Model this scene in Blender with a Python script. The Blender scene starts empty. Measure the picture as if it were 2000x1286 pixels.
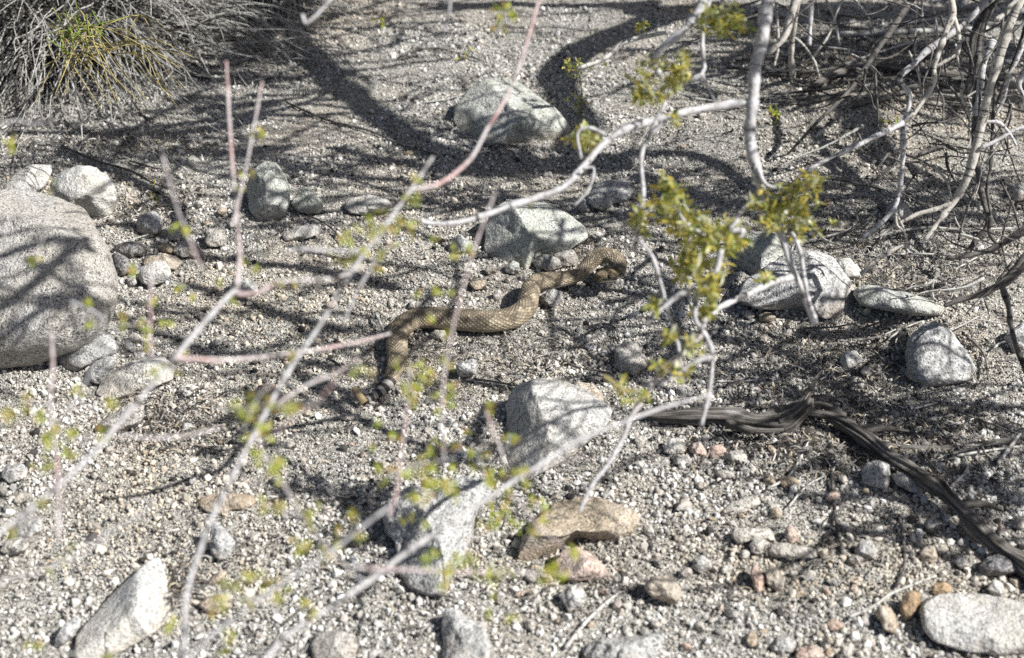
import bpy, bmesh, math, random
import numpy as np
from mathutils import Vector
rnd = random.Random(7)
nr = np.random.default_rng(7)
S = bpy.context.scene
COL = S.collection
R = math.radians

# ------------------------------------------------------------------ camera
CAM_H, PITCH, LENS = 1.7, R(35), 50.0
cd = bpy.data.cameras.new('camera'); cam = bpy.data.objects.new('camera', cd); COL.objects.link(cam)
cam.location = (0, 0, CAM_H); cam.rotation_euler = (R(90) - PITCH, 0, 0)
cd.lens = LENS; cd.sensor_width = 36; cd.clip_start = 0.05; cd.clip_end = 400
cd.dof.use_dof = True; cd.dof.focus_distance = 3.02; cd.dof.aperture_fstop = 3.2
S.camera = cam
FWD = np.array([0, math.cos(PITCH), -math.sin(PITCH)])
UPV = np.array([0, math.sin(PITCH), math.cos(PITCH)])
RGT = np.array([1.0, 0, 0])
CAM = np.array([0, 0, CAM_H])
KPX = 36.0 / LENS / 2000.0            # metres per photo pixel at one metre

# ------------------------------------------------------------------ sky, sun, exposure
SUN_EL, SUN_AZ = 47.0, -13.0          # azimuth measured from +X, turned towards the camera
sd = np.array([math.cos(R(SUN_EL)) * math.cos(R(SUN_AZ)), math.cos(R(SUN_EL)) * math.sin(R(SUN_AZ)), math.sin(R(SUN_EL))])
w = bpy.data.worlds.new('World'); S.world = w; w.use_nodes = True
nt = w.node_tree
bg = nt.nodes['Background']; sky = nt.nodes.new('ShaderNodeTexSky')
sky.sky_type = 'NISHITA'; sky.sun_disc = False; sky.air_density = 0.75; sky.dust_density = 2.0; sky.ozone_density = 0.6
sky.sun_elevation = R(SUN_EL); sky.sun_rotation = math.atan2(sd[0], sd[1])
nt.links.new(sky.outputs[0], bg.inputs[0]); bg.inputs[1].default_value = 0.05
ld = bpy.data.lights.new('sun', 'SUN'); ld.energy = 5.0; ld.angle = R(0.5); ld.color = (1, 0.98, 0.945)
sun = bpy.data.objects.new('sun', ld); COL.objects.link(sun)
sun.rotation_euler = Vector(sd).to_track_quat('Z', 'Y').to_euler(); sun.location = (3, -1, 4)
S.view_settings.view_transform = 'Standard'; S.view_settings.look = 'None'
S.view_settings.exposure = 0.52; S.view_settings.gamma = 1.0
S.cycles.max_bounces = 6; S.cycles.diffuse_bounces = 1; S.cycles.transmission_bounces = 3
S.cycles.use_denoising = False

# ------------------------------------------------------------------ numbers
def vnoise(p, seed=0):
    p = np.asarray(p, dtype=np.float64)
    i = np.floor(p).astype(np.int64); f = p - i
    f = f * f * (3 - 2 * f)
    def h(a, b, c):
        n = (a * 374761393 + b * 668265263 + c * 1442695041 + seed * 974634721) & 0xFFFFFFFF
        n = ((n ^ (n >> 13)) * 1274126177) & 0xFFFFFFFF
        n = (n ^ (n >> 16)) & 0xFFFF
        return n / 65535.0
    r = 0
    for dx in (0, 1):
        for dy in (0, 1):
            for dz in (0, 1):
                wt = (f[:, 0] if dx else 1 - f[:, 0]) * (f[:, 1] if dy else 1 - f[:, 1]) * (f[:, 2] if dz else 1 - f[:, 2])
                r = r + wt * h(i[:, 0] + dx, i[:, 1] + dy, i[:, 2] + dz)
    return r * 2 - 1
def n2(x, y, s, seed=0):
    return vnoise(np.stack([x * s, y * s, np.zeros_like(x) + 0.37], 1), seed)

def flat(px, py):                     # pixel on the flat plane z = 0
    a = (px - 1000) * KPX; b = -(py - 643) * KPX
    v = RGT * a + UPV * b + FWD
    d = -CAM_H / v[2]
    return (CAM + v * d)
BUMPS = []                            # centre x, y, radius x, radius y, height
for px, py, rx, ry, hh in [(1880, 270, .55, .40, .085), (1640, 585, .22, .10, .03), (1590, 655, .16, .07, -.012), (150, 560, .5, .5, .02),
                           (1840, 640, .2, .12, .02), (1000, 250, .3, .15, .02), (1560, 1100, .25, .05, .012), (1620, 1135, .3, .06, -.012), (1080, 1100, .14, .06, -.012)]:
    q = flat(px, py); BUMPS.append((q[0], q[1], rx, ry, hh))
def hg(x, y):
    x = np.atleast_1d(np.asarray(x, float)); y = np.atleast_1d(np.asarray(y, float))
    z = 0.022 * n2(x, y, 1.3, 1) + 0.012 * n2(x, y, 4.0, 2) + 0.006 * n2(x, y, 11.0, 3) + 0.003 * n2(x, y, 31.0, 4)
    for cx, cy, rx, ry, hh in BUMPS:
        z = z + hh * np.exp(-((x - cx) / rx) ** 2 - ((y - cy) / ry) ** 2)
    return z
HX0, HY0, HS, HNX, HNY = -3.0, -.5, .01, 600, 650
_hx, _hy = np.meshgrid(HX0 + HS * np.arange(HNX), HY0 + HS * np.arange(HNY)); HGRID = hg(_hx.ravel(), _hy.ravel()).reshape(HNY, HNX)
def hz(x, y):                         # quick look-up of the ground height
    u = min(max((x - HX0) / HS, 0), HNX - 1.001); v = min(max((y - HY0) / HS, 0), HNY - 1.001); i, j = int(u), int(v); u -= i; v -= j
    return float((HGRID[j, i] * (1 - u) + HGRID[j, i + 1] * u) * (1 - v) + (HGRID[j + 1, i] * (1 - u) + HGRID[j + 1, i + 1] * u) * v)
def ray(px, py): return RGT * ((px - 1000) * KPX) + UPV * (-(py - 643) * KPX) + FWD
def at(px, py, d): return CAM + ray(px, py) * d       # d = depth along the camera axis
def gdepth(px, py, z=0.0):
    v = ray(px, py); d = (CAM_H - z) / -v[2]
    for _ in range(8):
        p = CAM + v * d
        d = 0.5 * d + 0.5 * (CAM_H - z - hz(p[0], p[1])) / -v[2]
    return d
def gp(px, py, z=0.0): return at(px, py, gdepth(px, py, z))

# ------------------------------------------------------------------ object helpers
WL = {}
def tag(o, label=None, cat=None, group=None, kind=None):
    if label: o['label'] = label
    if cat: o['category'] = cat
    if group: o['group'] = group
    if kind: o['kind'] = kind
    return o
def empty(name, loc):
    o = bpy.data.objects.new(name, None); COL.objects.link(o); o.location = tuple(loc)
    o.empty_display_size = 0.05; WL[o.name] = np.array(loc, float); return o
def mesh_obj(name, V, F, mats, parent=None, smooth=True, loc=None, cols=None, uvs=None, midx=None):
    V = np.asarray(V, float)
    if parent is not None: base = WL[parent.name]
    else: base = np.array(loc, float) if loc is not None else np.array([V[:, 0].mean(), V[:, 1].mean(), V[:, 2].min()])
    me = bpy.data.meshes.new(name)
    if isinstance(F, np.ndarray):
        n, k = F.shape
        me.vertices.add(len(V)); me.vertices.foreach_set('co', (V - base).astype(np.float32).ravel())
        me.loops.add(n * k); me.loops.foreach_set('vertex_index', F.astype(np.int32).ravel())
        me.polygons.add(n); me.polygons.foreach_set('loop_start', np.arange(0, n * k, k, dtype=np.int32))
        me.update(calc_edges=True); me.validate()
    else:
        me.from_pydata([tuple(v) for v in (V - base)], [], F)
    if smooth is not None:
        me.polygons.foreach_set('use_smooth', np.full(len(me.polygons), bool(smooth)))
    if cols is not None:
        at_ = me.color_attributes.new('Col', 'FLOAT_COLOR', 'POINT')
        c = np.ones((len(V), 4), np.float32); c[:, :3] = cols
        at_.data.foreach_set('color', c.ravel())
    if uvs is not None:
        ul = me.uv_layers.new(name='UVMap'); ul.data.foreach_set('uv', np.asarray(uvs, np.float32).ravel())
    for m in (mats if isinstance(mats, (list, tuple)) else [mats]): me.materials.append(m)
    if midx is not None: me.polygons.foreach_set('material_index', np.asarray(midx, np.int32))
    o = bpy.data.objects.new(name, me); COL.objects.link(o)
    if parent is not None: o.parent = parent
    else: o.location = tuple(base)
    WL[o.name] = base
    return o

class MB:                             # collects quads and triangles for ONE mesh
    def __init__(s): s.V = []; s.F = []; s.U = []; s.C = []
    def tube(s, pts, rad, sides=7, lump=0.12, seed=None, sub=None, col=None, ridge=0.0):
        P = np.asarray(pts, float); rad = np.asarray(rad, float)
        if rad.ndim == 0: rad = np.full(len(P), float(rad))
        P, rad = resample(P, rad, sub)
        n = len(P); T = np.gradient(P, axis=0); T /= np.linalg.norm(T, axis=1)[:, None] + 1e-12
        up = np.array([0, 0, 1.0]) if abs(T[0][2]) < .9 else np.array([1.0, 0, 0])
        A = np.cross(T[0], up); A /= np.linalg.norm(A)
        b0 = len(s.V); L = 0; sd_ = rnd.randrange(9999) if seed is None else seed
        seg = np.concatenate([[0], np.cumsum(np.linalg.norm(np.diff(P, axis=0), axis=1))])
        ns = 1 + lump * vnoise(np.stack([seg / (rad.mean() * 3 + 1e-6), np.full(n, sd_ * .37), np.zeros(n)], 1), 5)
        an = np.arange(sides) / sides * 2 * math.pi
        for i in range(n):
            A = A - T[i] * np.dot(A, T[i]); A /= np.linalg.norm(A) + 1e-12
            B = np.cross(T[i], A)
            rr = rad[i] * ns[i]
            jit = 1 + lump * .8 * vnoise(np.stack([np.cos(an) * 1.3 + sd_, np.sin(an) * 1.3, np.full(sides, seg[i] / (rad.mean() * 2.5 + 1e-6))], 1), 6) if lump > 0 else np.ones(sides)
            if ridge:
                tw = an + seg[i] * 2.0
                jit = jit * (1 + ridge * vnoise(np.stack([np.cos(tw) * 3.2 + sd_, np.sin(tw) * 3.2, np.full(sides, seg[i] * 9)], 1), 7) - ridge * 1.3 * np.clip(vnoise(np.stack([np.cos(tw) * 2.1 + sd_, np.sin(tw) * 2.1, np.full(sides, seg[i] * 5 + 9)], 1), 8) - .25, 0, 1))
            for j in range(sides):
                s.V.append(P[i] + (A * math.cos(an[j]) + B * math.sin(an[j])) * rr * jit[j])
                if col is not None: s.C.append(col)
        for i in range(n - 1):
            for j in range(sides):
                k = (j + 1) % sides
                s.F.append((b0 + i * sides + j, b0 + i * sides + k, b0 + (i + 1) * sides + k, b0 + (i + 1) * sides + j))
                u0, u1 = j / sides, (j + 1) / sides
                s.U += [(u0, seg[i]), (u1, seg[i]), (u1, seg[i + 1]), (u0, seg[i + 1])]
        for i in (0, n - 1):
            c = len(s.V); s.V.append(P[i] + (T[i] if i else -T[i]) * rad[i] * .6)
            if col is not None: s.C.append(col)
            for j in range(sides):
                k = (j + 1) % sides
                s.F.append((b0 + i * sides + k, b0 + i * sides + j, c) if i == 0 else (b0 + i * sides + j, b0 + i * sides + k, c))
                s.U += [(j / sides, seg[i]), ((j + 1) / sides, seg[i]), (.5, seg[i])]
    def leaf(s, c, d, n, L, W, col):
        d = d / np.linalg.norm(d); sde = np.cross(d, n); sde /= np.linalg.norm(sde) + 1e-9; nn = np.cross(sde, d)
        b = len(s.V)
        for t, wd, bend in ((0, .15, 0), (.35, 1, .10), (.7, .8, .12), (1, .05, 0)):
            for sg in (-1, 1):
                s.V.append(c + d * L * t + sde * sg * W * wd * .5 + nn * L * bend); s.C.append(col)
        for i in range(3):
            s.F.append((b + 2 * i, b + 2 * i + 1, b + 2 * i + 3, b + 2 * i + 2)); s.U += [(0, 0)] * 4
    def build(s, name, mat, parent=None, smooth=True, loc=None):
        return mesh_obj(name, np.array(s.V), s.F, mat, parent, smooth, loc, np.array(s.C) if s.C else None, s.U if len(s.U) else None)

def resample(P, rad, sub=None):
    if sub == 1 or len(P) < 3: 
        if len(P) == 2 and sub != 1:
            t = np.linspace(0, 1, 4)[:, None]; return P[0] + (P[1] - P[0]) * t, np.interp(t[:, 0], [0, 1], rad)
        return P, rad
    sub = sub or 5
    out = []; ro = []
    E = np.vstack([2 * P[0] - P[1], P, 2 * P[-1] - P[-2]])
    for i in range(len(P) - 1):
        p0, p1, p2, p3 = E[i], E[i + 1], E[i + 2], E[i + 3]
        for k in range(sub):
            t = k / sub
            out.append(.5 * ((2 * p1) + (-p0 + p2) * t + (2 * p0 - 5 * p1 + 4 * p2 - p3) * t * t + (-p0 + 3 * p1 - 3 * p2 + p3) * t ** 3))
            ro.append(rad[i] + (rad[i + 1] - rad[i]) * t)
    out.append(P[-1]); ro.append(rad[-1])
    return np.array(out), np.array(ro)

# ------------------------------------------------------------------ materials
class NB:
    def __init__(s, name):
        s.m = bpy.data.materials.new(name); s.m.use_nodes = True; s.t = s.m.node_tree
        s.b = s.t.nodes['Principled BSDF']; s.b.inputs['Roughness'].default_value = .85
        s.b.inputs['Specular IOR Level'].default_value = .25
    def n(s, typ, **kw):
        nd = s.t.nodes.new(typ)
        for k, v in kw.items():
            if k in nd.inputs: nd.inputs[k].default_value = v
            else: setattr(nd, k, v)
        return nd
    def l(s, a, b): s.t.links.new(a, b)
    def math(s, op, a, b=None, c=None):
        nd = s.t.nodes.new('ShaderNodeMath'); nd.operation = op
        for i, v in enumerate((a, b, c)):
            if v is None: continue
            if isinstance(v, (int, float)): nd.inputs[i].default_value = v
            else: s.l(v, nd.inputs[i])
        return nd.outputs[0]
    def ramp(s, fac, stops, interp='LINEAR'):
        nd = s.t.nodes.new('ShaderNodeValToRGB'); cr = nd.color_ramp; cr.interpolation = interp
        while len(cr.elements) < len(stops): cr.elements.new(.5)
        for e, (p, c) in zip(cr.elements, stops): e.position = p; e.color = (*c, 1) if len(c) == 3 else c
        s.l(fac, nd.inputs[0]); return nd.outputs[0]
    def mix(s, fac, a, b, mode='MIX'):
        nd = s.t.nodes.new('ShaderNodeMix'); nd.data_type = 'RGBA'; nd.blend_type = mode
        for i, v in ((0, fac), (6, a), (7, b)):
            if isinstance(v, (int, float)): nd.inputs[i].default_value = v
            elif isinstance(v, tuple): nd.inputs[i].default_value = (*v, 1)
            else: s.l(v, nd.inputs[i])
        return nd.outputs[2]
    def bump(s, h, dist, strength=1.0, prev=None):
        nd = s.n('ShaderNodeBump'); nd.inputs['Distance'].default_value = dist; nd.inputs['Strength'].default_value = strength
        s.l(h, nd.inputs['Height'])
        if prev: s.l(prev, nd.inputs['Normal'])
        return nd.outputs[0]
    def coords(s, rand=True):
        tc = s.n('ShaderNodeTexCoord'); 
        if not rand: return tc.outputs['Object']
        oi = s.n('ShaderNodeObjectInfo'); mp = s.n('ShaderNodeMapping')
        cx = s.n('ShaderNodeCombineXYZ'); r10 = s.math('MULTIPLY', oi.outputs['Random'], 37.0)
        s.l(r10, cx.inputs[0]); s.l(r10, cx.inputs[1]); s.l(r10, cx.inputs[2])
        s.l(tc.outputs['Object'], mp.inputs[0]); s.l(cx.outputs[0], mp.inputs[1]); return mp.outputs[0]
    def noise(s, vec, scale, detail=3, rough=.55, out=0):
        nd = s.n('ShaderNodeTexNoise'); nd.inputs['Scale'].default_value = scale; nd.inputs['Detail'].default_value = detail
        nd.inputs['Roughness'].default_value = rough; s.l(vec, nd.inputs['Vector']); return nd.outputs[out]
    def voro(s, vec, scale, feature='F1'):
        nd = s.n('ShaderNodeTexVoronoi', feature=feature); nd.inputs['Scale'].default_value = scale; s.l(vec, nd.inputs['Vector']); return nd

def granite(name, base, white, dark, dark_amt, scale=260, tint=None, tint_amt=0.0, stain=0.35, crack=.8):
    b = NB(name); v = b.coords()
    vo = b.voro(v, scale); hs = b.n('ShaderNodeSeparateColor'); b.l(vo.outputs['Color'], hs.inputs[0])
    sp = b.ramp(hs.outputs[0], [(0, dark), (dark_amt, dark), (dark_amt + .04, base), (.62, base), (.70, white), (1, white)])
    big = b.noise(v, 22, 4, .6)
    c = b.mix(b.ramp(big, [(.35, (0, 0, 0)), (.65, (.5, .5, .5))]), sp, base)
    vo2 = b.voro(v, scale * .42); h2 = b.n('ShaderNodeSeparateColor'); b.l(vo2.outputs['Color'], h2.inputs[0])
    c = b.mix(b.ramp(h2.outputs[1], [(0, (.5, .5, .5)), (.045, (.5, .5, .5)), (.06, (0, 0, 0))]), c, dark)
    if tint: c = b.mix(b.math('MULTIPLY', b.ramp(b.noise(v, 9, 3), [(.38, (0, 0, 0)), (.62, (1, 1, 1))]), tint_amt), c, tint, 'MULTIPLY')
    bl = b.ramp(b.noise(v, 34, 5, .7), [(.50, (0, 0, 0)), (.66, (.32, .32, .32))]); c = b.mix(bl, c, tuple(.45 * q for q in base))
    wv = b.n('ShaderNodeVectorMath', operation='ADD'); wn_ = b.n('ShaderNodeTexNoise'); wn_.inputs['Scale'].default_value = 25; b.l(v, wn_.inputs['Vector'])
    ws = b.n('ShaderNodeVectorMath', operation='SCALE'); b.l(wn_.outputs[1], ws.inputs[0]); ws.inputs['Scale'].default_value = .05; b.l(v, wv.inputs[0]); b.l(ws.outputs[0], wv.inputs[1])
    ve = b.n('ShaderNodeTexVoronoi', feature='DISTANCE_TO_EDGE'); ve.inputs['Scale'].default_value = 6; b.l(wv.outputs[0], ve.inputs['Vector'])
    ck = b.ramp(ve.outputs['Distance'], [(0, (1, 1, 1)), (.018, (0, 0, 0))]); ck = b.math('MULTIPLY', ck, b.ramp(b.noise(v, 11, 2), [(.57, (0, 0, 0)), (.64, (crack, crack, crack))]))
    c = b.mix(ck, c, tuple(.25 * q for q in base))
    # warm soil dried onto the foot of the rock
    tc = b.n('ShaderNodeTexCoord'); sx = b.n('ShaderNodeSeparateXYZ'); b.l(tc.outputs['Object'], sx.inputs[0])
    hh = b.math('ADD', sx.outputs[2], b.math('MULTIPLY', b.math('SUBTRACT', b.noise(v, 30, 3), .5), .05))
    st = b.ramp(hh, [(.0, (stain, stain, stain)), (.028, (0, 0, 0))])
    c = b.mix(st, c, (.36, .26, .165))
    b.l(c, b.b.inputs['Base Color'])
    h = b.math('ADD', b.math('MULTIPLY', b.noise(v, 45, 5, .65), 1.0), b.math('MULTIPLY', b.noise(v, 240, 2), .35))
    h = b.math('SUBTRACT', h, b.math('MULTIPLY', ck, .6))
    b.l(b.bump(h, .016, .7), b.b.inputs['Normal'])
    return b.m
M = {}
M['speckle'] = granite('speckled_granite', (.44, .425, .40), (.62, .605, .58), (.10, .098, .095), .20, 420, (.88, .82, .72), .5, .35, 0.0)
M['grey'] = granite('grey_granite', (.46, .46, .45), (.66, .66, .65), (.13, .13, .13), .16, 330, (.84, .82, .78), .4)
M['white'] = granite('pale_granite', (.55, .545, .525), (.71, .705, .685), (.22, .22, .21), .14, 360, (.90, .84, .72), .5)
M['green'] = granite('greenish_granite', (.50, .505, .475), (.68, .68, .65), (.16, .165, .15), .14, 340, (.82, .85, .74), .6)
M['tan'] = granite('tan_granite', (.48, .43, .36), (.64, .60, .54), (.18, .15, .12), .18, 300, (.86, .74, .56), .6, .5)
M['pink'] = granite('pinkish_granite', (.56, .46, .40), (.70, .62, .57), (.24, .19, .17), .14, 320, (.95, .76, .66), .6)
M['dark'] = granite('dark_granite', (.20, .20, .205), (.40, .40, .41), (.06, .06, .06), .28, 280, (.85, .80, .7), .4)
M['rust'] = granite('rusty_granite', (.42, .31, .20), (.56, .46, .34), (.16, .11, .07), .18, 300, (.9, .7, .45), .6)
# the loose stones' material, tinted per object
ROCKCOL = {'speckle': 'black-speckled', 'grey': 'grey', 'white': 'whitish', 'green': 'greenish grey', 'tan': 'tan', 'pink': 'pinkish', 'dark': 'dark grey', 'rust': 'rusty brown'}

def ground_mat():
    b = NB('sandy_gravel'); v = b.coords(False)
    vo = b.voro(v, 330); hs = b.n('ShaderNodeSeparateColor'); b.l(vo.outputs['Color'], hs.inputs[0])
    c = b.ramp(hs.outputs[0], [(0, (.05, .048, .044)), (.22, (.27, .258, .228)), (.45, (.44, .425, .385)), (.75, (.58, .565, .52)), (1, (.74, .725, .69))], 'CONSTANT')
    big = b.noise(v, 3.0, 4)
    c = b.mix(b.ramp(big, [(.45, (0, 0, 0)), (.75, (.45, .45, .45))]), c, (.40, .32, .23))
    # bare tan soil on the mound at the back
    b.l(c, b.b.inputs['Base Color'])
    h = b.math('ADD', b.math('MULTIPLY', b.math('SUBTRACT', 1.0, vo.outputs['Distance']), .8), b.noise(v, 60, 4))
    b.l(b.bump(h, .006, .8), b.b.inputs['Normal'])
    return b.m
M['ground'] = ground_mat()
def attr_mat(name, rough=.8, trans=0.0, spec=.25):
    b = NB(name); a = b.n('ShaderNodeVertexColor'); a.layer_name = 'Col'
    b.l(a.outputs[0], b.b.inputs['Base Color']); b.b.inputs['Roughness'].default_value = rough; b.b.inputs['Specular IOR Level'].default_value = spec
    if trans:
        tr = b.n('ShaderNodeBsdfTranslucent'); b.l(a.outputs[0], tr.inputs[0]); mx = b.n('ShaderNodeMixShader'); mx.inputs[0].default_value = trans
        out = b.t.nodes['Material Output']; b.l(b.b.outputs[0], mx.inputs[1]); b.l(tr.outputs[0], mx.inputs[2]); b.l(mx.outputs[0], out.inputs[0])
    return b.m
M['grain'] = attr_mat('gravel_grains')
M['litter'] = attr_mat('dry_litter')
M['leaf'] = attr_mat('waxy_leaves', .38, .5, .5)

def bark(name, a, b_, dark, node_scale=26.0, red=None, red_lo=.52):
    b = NB(name); uv = b.n('ShaderNodeTexCoord'); v = b.coords()
    n1 = b.noise(v, 60, 4, .6)
    c = b.ramp(n1, [(.3, b_), (.6, a)])
    # dark rings at the nodes along the stem and black specks
    sx = b.n('ShaderNodeSeparateXYZ'); b.l(uv.outputs['UV'], sx.inputs[0])
    w_ = b.n('ShaderNodeTexNoise', noise_dimensions='1D'); w_.inputs['Scale'].default_value = node_scale; w_.inputs['Detail'].default_value = 1
    oi = b.n('ShaderNodeObjectInfo'); b.l(b.math('ADD', sx.outputs[1], b.math('MULTIPLY', oi.outputs['Random'], 91)), w_.inputs['W'])
    c = b.mix(b.ramp(w_.outputs[0], [(.60, (0, 0, 0)), (.62, (.9, .9, .9)), (.635, (.9, .9, .9)), (.66, (0, 0, 0))]), c, dark)
    c = b.mix(b.ramp(b.noise(v, 110, 3), [(.60, (0, 0, 0)), (.66, (.85, .85, .85))]), c, dark)
    if red:
        c = b.mix(b.ramp(b.noise(v, 12, 2), [(red_lo, (0, 0, 0)), (red_lo + .25, (.75, .75, .75))]), c, red)
    b.l(c, b.b.inputs['Base Color']); b.b.inputs['Roughness'].default_value = .7
    b.l(b.bump(b.noise(v, 150, 3), .003, .5), b.b.inputs['Normal'])
    return b.m
M['bark'] = bark('pale_grey_bark', (.60, .59, .60), (.36, .345, .335), (.05, .045, .04))
M['bark_warm'] = bark('cream_grey_bark', (.58, .55, .50), (.36, .33, .29), (.04, .035, .03))
M['bark_pink'] = bark('pink_grey_bark', (.60, .565, .56), (.42, .37, .36), (.12, .09, .08), 14, (.52, .32, .31), .46)
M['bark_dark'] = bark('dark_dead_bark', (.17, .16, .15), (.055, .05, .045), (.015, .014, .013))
M['dry_stem'] = bark('dry_grey_stem', (.60, .59, .55), (.34, .325, .295), (.10, .09, .08))
M['orange_stem'] = bark('orange_stem', (.44, .38, .16), (.34, .27, .09), (.12, .08, .04))
M['green_stem'] = bark('green_stem', (.24, .30, .06), (.16, .22, .04), (.07, .08, .02))
def wood():
    b = NB('weathered_wood'); uv = b.n('ShaderNodeTexCoord')
    mp = b.n('ShaderNodeMapping'); mp.inputs['Scale'].default_value = (10, 5, 1); b.l(uv.outputs['UV'], mp.inputs[0])
    v = b.coords()
    n = b.noise(mp.outputs[0], 1.6, 6, .7)
    c = b.ramp(n, [(.36, (.010, .009, .008)), (.43, (.09, .082, .072)), (.54, (.24, .222, .20)), (.66, (.50, .48, .445))])
    c = b.mix(b.ramp(b.noise(v, 14, 2), [(.45, (0, 0, 0)), (.7, (.35, .35, .35))]), c, (.09, .08, .07))
    b.l(c, b.b.inputs['Base Color']); b.l(b.bump(n, .010, .9), b.b.inputs['Normal'])
    return b.m
M['wood'] = wood()

# ------------------------------------------------------------------ ground: one sheet out to the horizon
def axis(lo, hi, step, far):
    core = np.arange(lo, hi + step / 2, step); out = [core]
    up = [hi]; st = step
    while up[-1] < far: st *= 1.25; up.append(up[-1] + st)
    dn = [lo]; st = step
    while dn[-1] > -far: st *= 1.25; dn.append(dn[-1] - st)
    return np.concatenate([np.array(dn[1:])[::-1], core, np.array(up[1:])])
gx = axis(-2.2, 2.3, .008, 150); gy = axis(1.1, 5.0, .008, 150)
X, Y = np.meshgrid(gx, gy); nx, ny = len(gx), len(gy)
xf, yf = X.ravel(), Y.ravel()
GZ = hg(xf, yf) + .0025 * n2(xf, yf, 75., 9) + .002 * n2(xf, yf, 140., 10)
idx = np.arange(nx * ny).reshape(ny, nx)
Fq = np.stack([idx[:-1, :-1].ravel(), idx[:-1, 1:].ravel(), idx[1:, 1:].ravel(), idx[1:, :-1].ravel()], 1)
tag(mesh_obj('ground', np.stack([xf, yf, GZ], 1), Fq, M['ground'], loc=(0, 0, 0)), kind='structure')

# ------------------------------------------------------------------ gravel: uncountable grains, one object
def ico(sub):
    bm = bmesh.new(); bmesh.ops.create_icosphere(bm, subdivisions=sub, radius=1)
    V = np.array([v.co[:] for v in bm.verts]); F = np.array([[v.index for v in f.verts] for f in bm.faces]); bm.free(); return V, F
ICO1, ICOF1 = ico(1)
def frame_width(y): return (y * math.cos(PITCH) + 0.0) and 0
def in_view(n, m=.12, y0=1.30, y1=4.75):
    y = nr.uniform(y0, y1, n * 2); x = nr.uniform(-2.2, 2.2, n * 2)
    d = y * math.cos(PITCH) + CAM_H * math.sin(PITCH)
    ok = np.abs(x) < d * .36 + m
    return x[ok][:n], y[ok][:n]
def rand_rot(n):
    q = nr.normal(size=(n, 4)); q /= np.linalg.norm(q, axis=1)[:, None]
    a, b, c, d = q.T
    return np.stack([np.stack([1 - 2 * (c * c + d * d), 2 * (b * c - a * d), 2 * (b * d + a * c)], 1),
                     np.stack([2 * (b * c + a * d), 1 - 2 * (b * b + d * d), 2 * (c * d - a * b)], 1),
                     np.stack([2 * (b * d - a * c), 2 * (c * d + a * b), 1 - 2 * (b * b + c * c)], 1)], 1)
def grain_cols(n):
    t = nr.random(n); base = np.zeros((n, 3))
    pal = [(.36, (.55, .53, .49)), (.62, (.71, .70, .66)), (.70, (.47, .43, .37)), (.79, (.30, .292, .275)), (.82, (.57, .51, .46)), (.92, (.06, .058, .056)), (1.01, (.86, .85, .83))]
    lo = 0
    for hi, c in pal:
        k = (t >= lo) & (t < hi); base[k] = c; lo = hi
    return base * nr.uniform(.8, 1.15, (n, 1))
def grains(name, x, y, r, label, squash=(.55, 1.0)):
    n = len(x); z = hg(x, y)
    sc = np.stack([r * nr.uniform(.8, 1.35, n), r * nr.uniform(.7, 1.1, n), r * nr.uniform(*squash, n)], 1)
    Rm = rand_rot(n)
    jit = 1 + nr.uniform(-.22, .22, (n, 12))
    P = ICO1[None] * jit[:, :, None] * sc[:, None, :]
    P = np.einsum('nij,nkj->nki', Rm, P)
    P += np.stack([x, y, z + r * .38], 1)[:, None, :]
    F = (ICOF1[None] + (np.arange(n) * 12)[:, None, None]).reshape(-1, 3)
    g = grain_cols(n); wv = np.clip(1.2 * n2(x, y, 1.7, 51) + .6 * n2(x, y, 6, 52) + .05, 0, 1)
    for cx, cy, rx, ry, hh in BUMPS[:3] + BUMPS[6:]: wv = np.maximum(wv, .9 * np.exp(-((x - cx) / rx) ** 2 - ((y - cy) / ry) ** 2))
    g = g * (1 - wv[:, None] * (1 - np.array([.95, .85, .71]))); C = np.repeat(g, 12, 0)
    o = mesh_obj(name, P.reshape(-1, 3), F, M['grain'], smooth=False, loc=(0, 0, 0), cols=C)
    tag(o, label, 'gravel', kind='stuff')
x, y = in_view(290000)
cl = n2(x, y, 6., 21) + .6 * n2(x, y, 17., 22)
near = np.clip((2.75 - y) / 1.2, 0, 1)
thin = n2(x, y, 2.6, 41) + .7 * n2(x, y, 8.0, 42); kp = nr.random(len(x)) > np.clip(thin * 1.3 + .12, 0, .72) * np.clip((y - 1.6), .25, 1); x, y, cl, near = x[kp], y[kp], cl[kp], near[kp]
r = np.exp(nr.normal(math.log(.0017), .52, len(x))) * (1 + .30 * np.clip(cl, -.7, 1.2)) * (1 + .30 * near)
grains('gravel', x, y, np.clip(r, .0009, .0095), 'coarse pale granite sand and fine gravel covering the ground')

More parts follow.
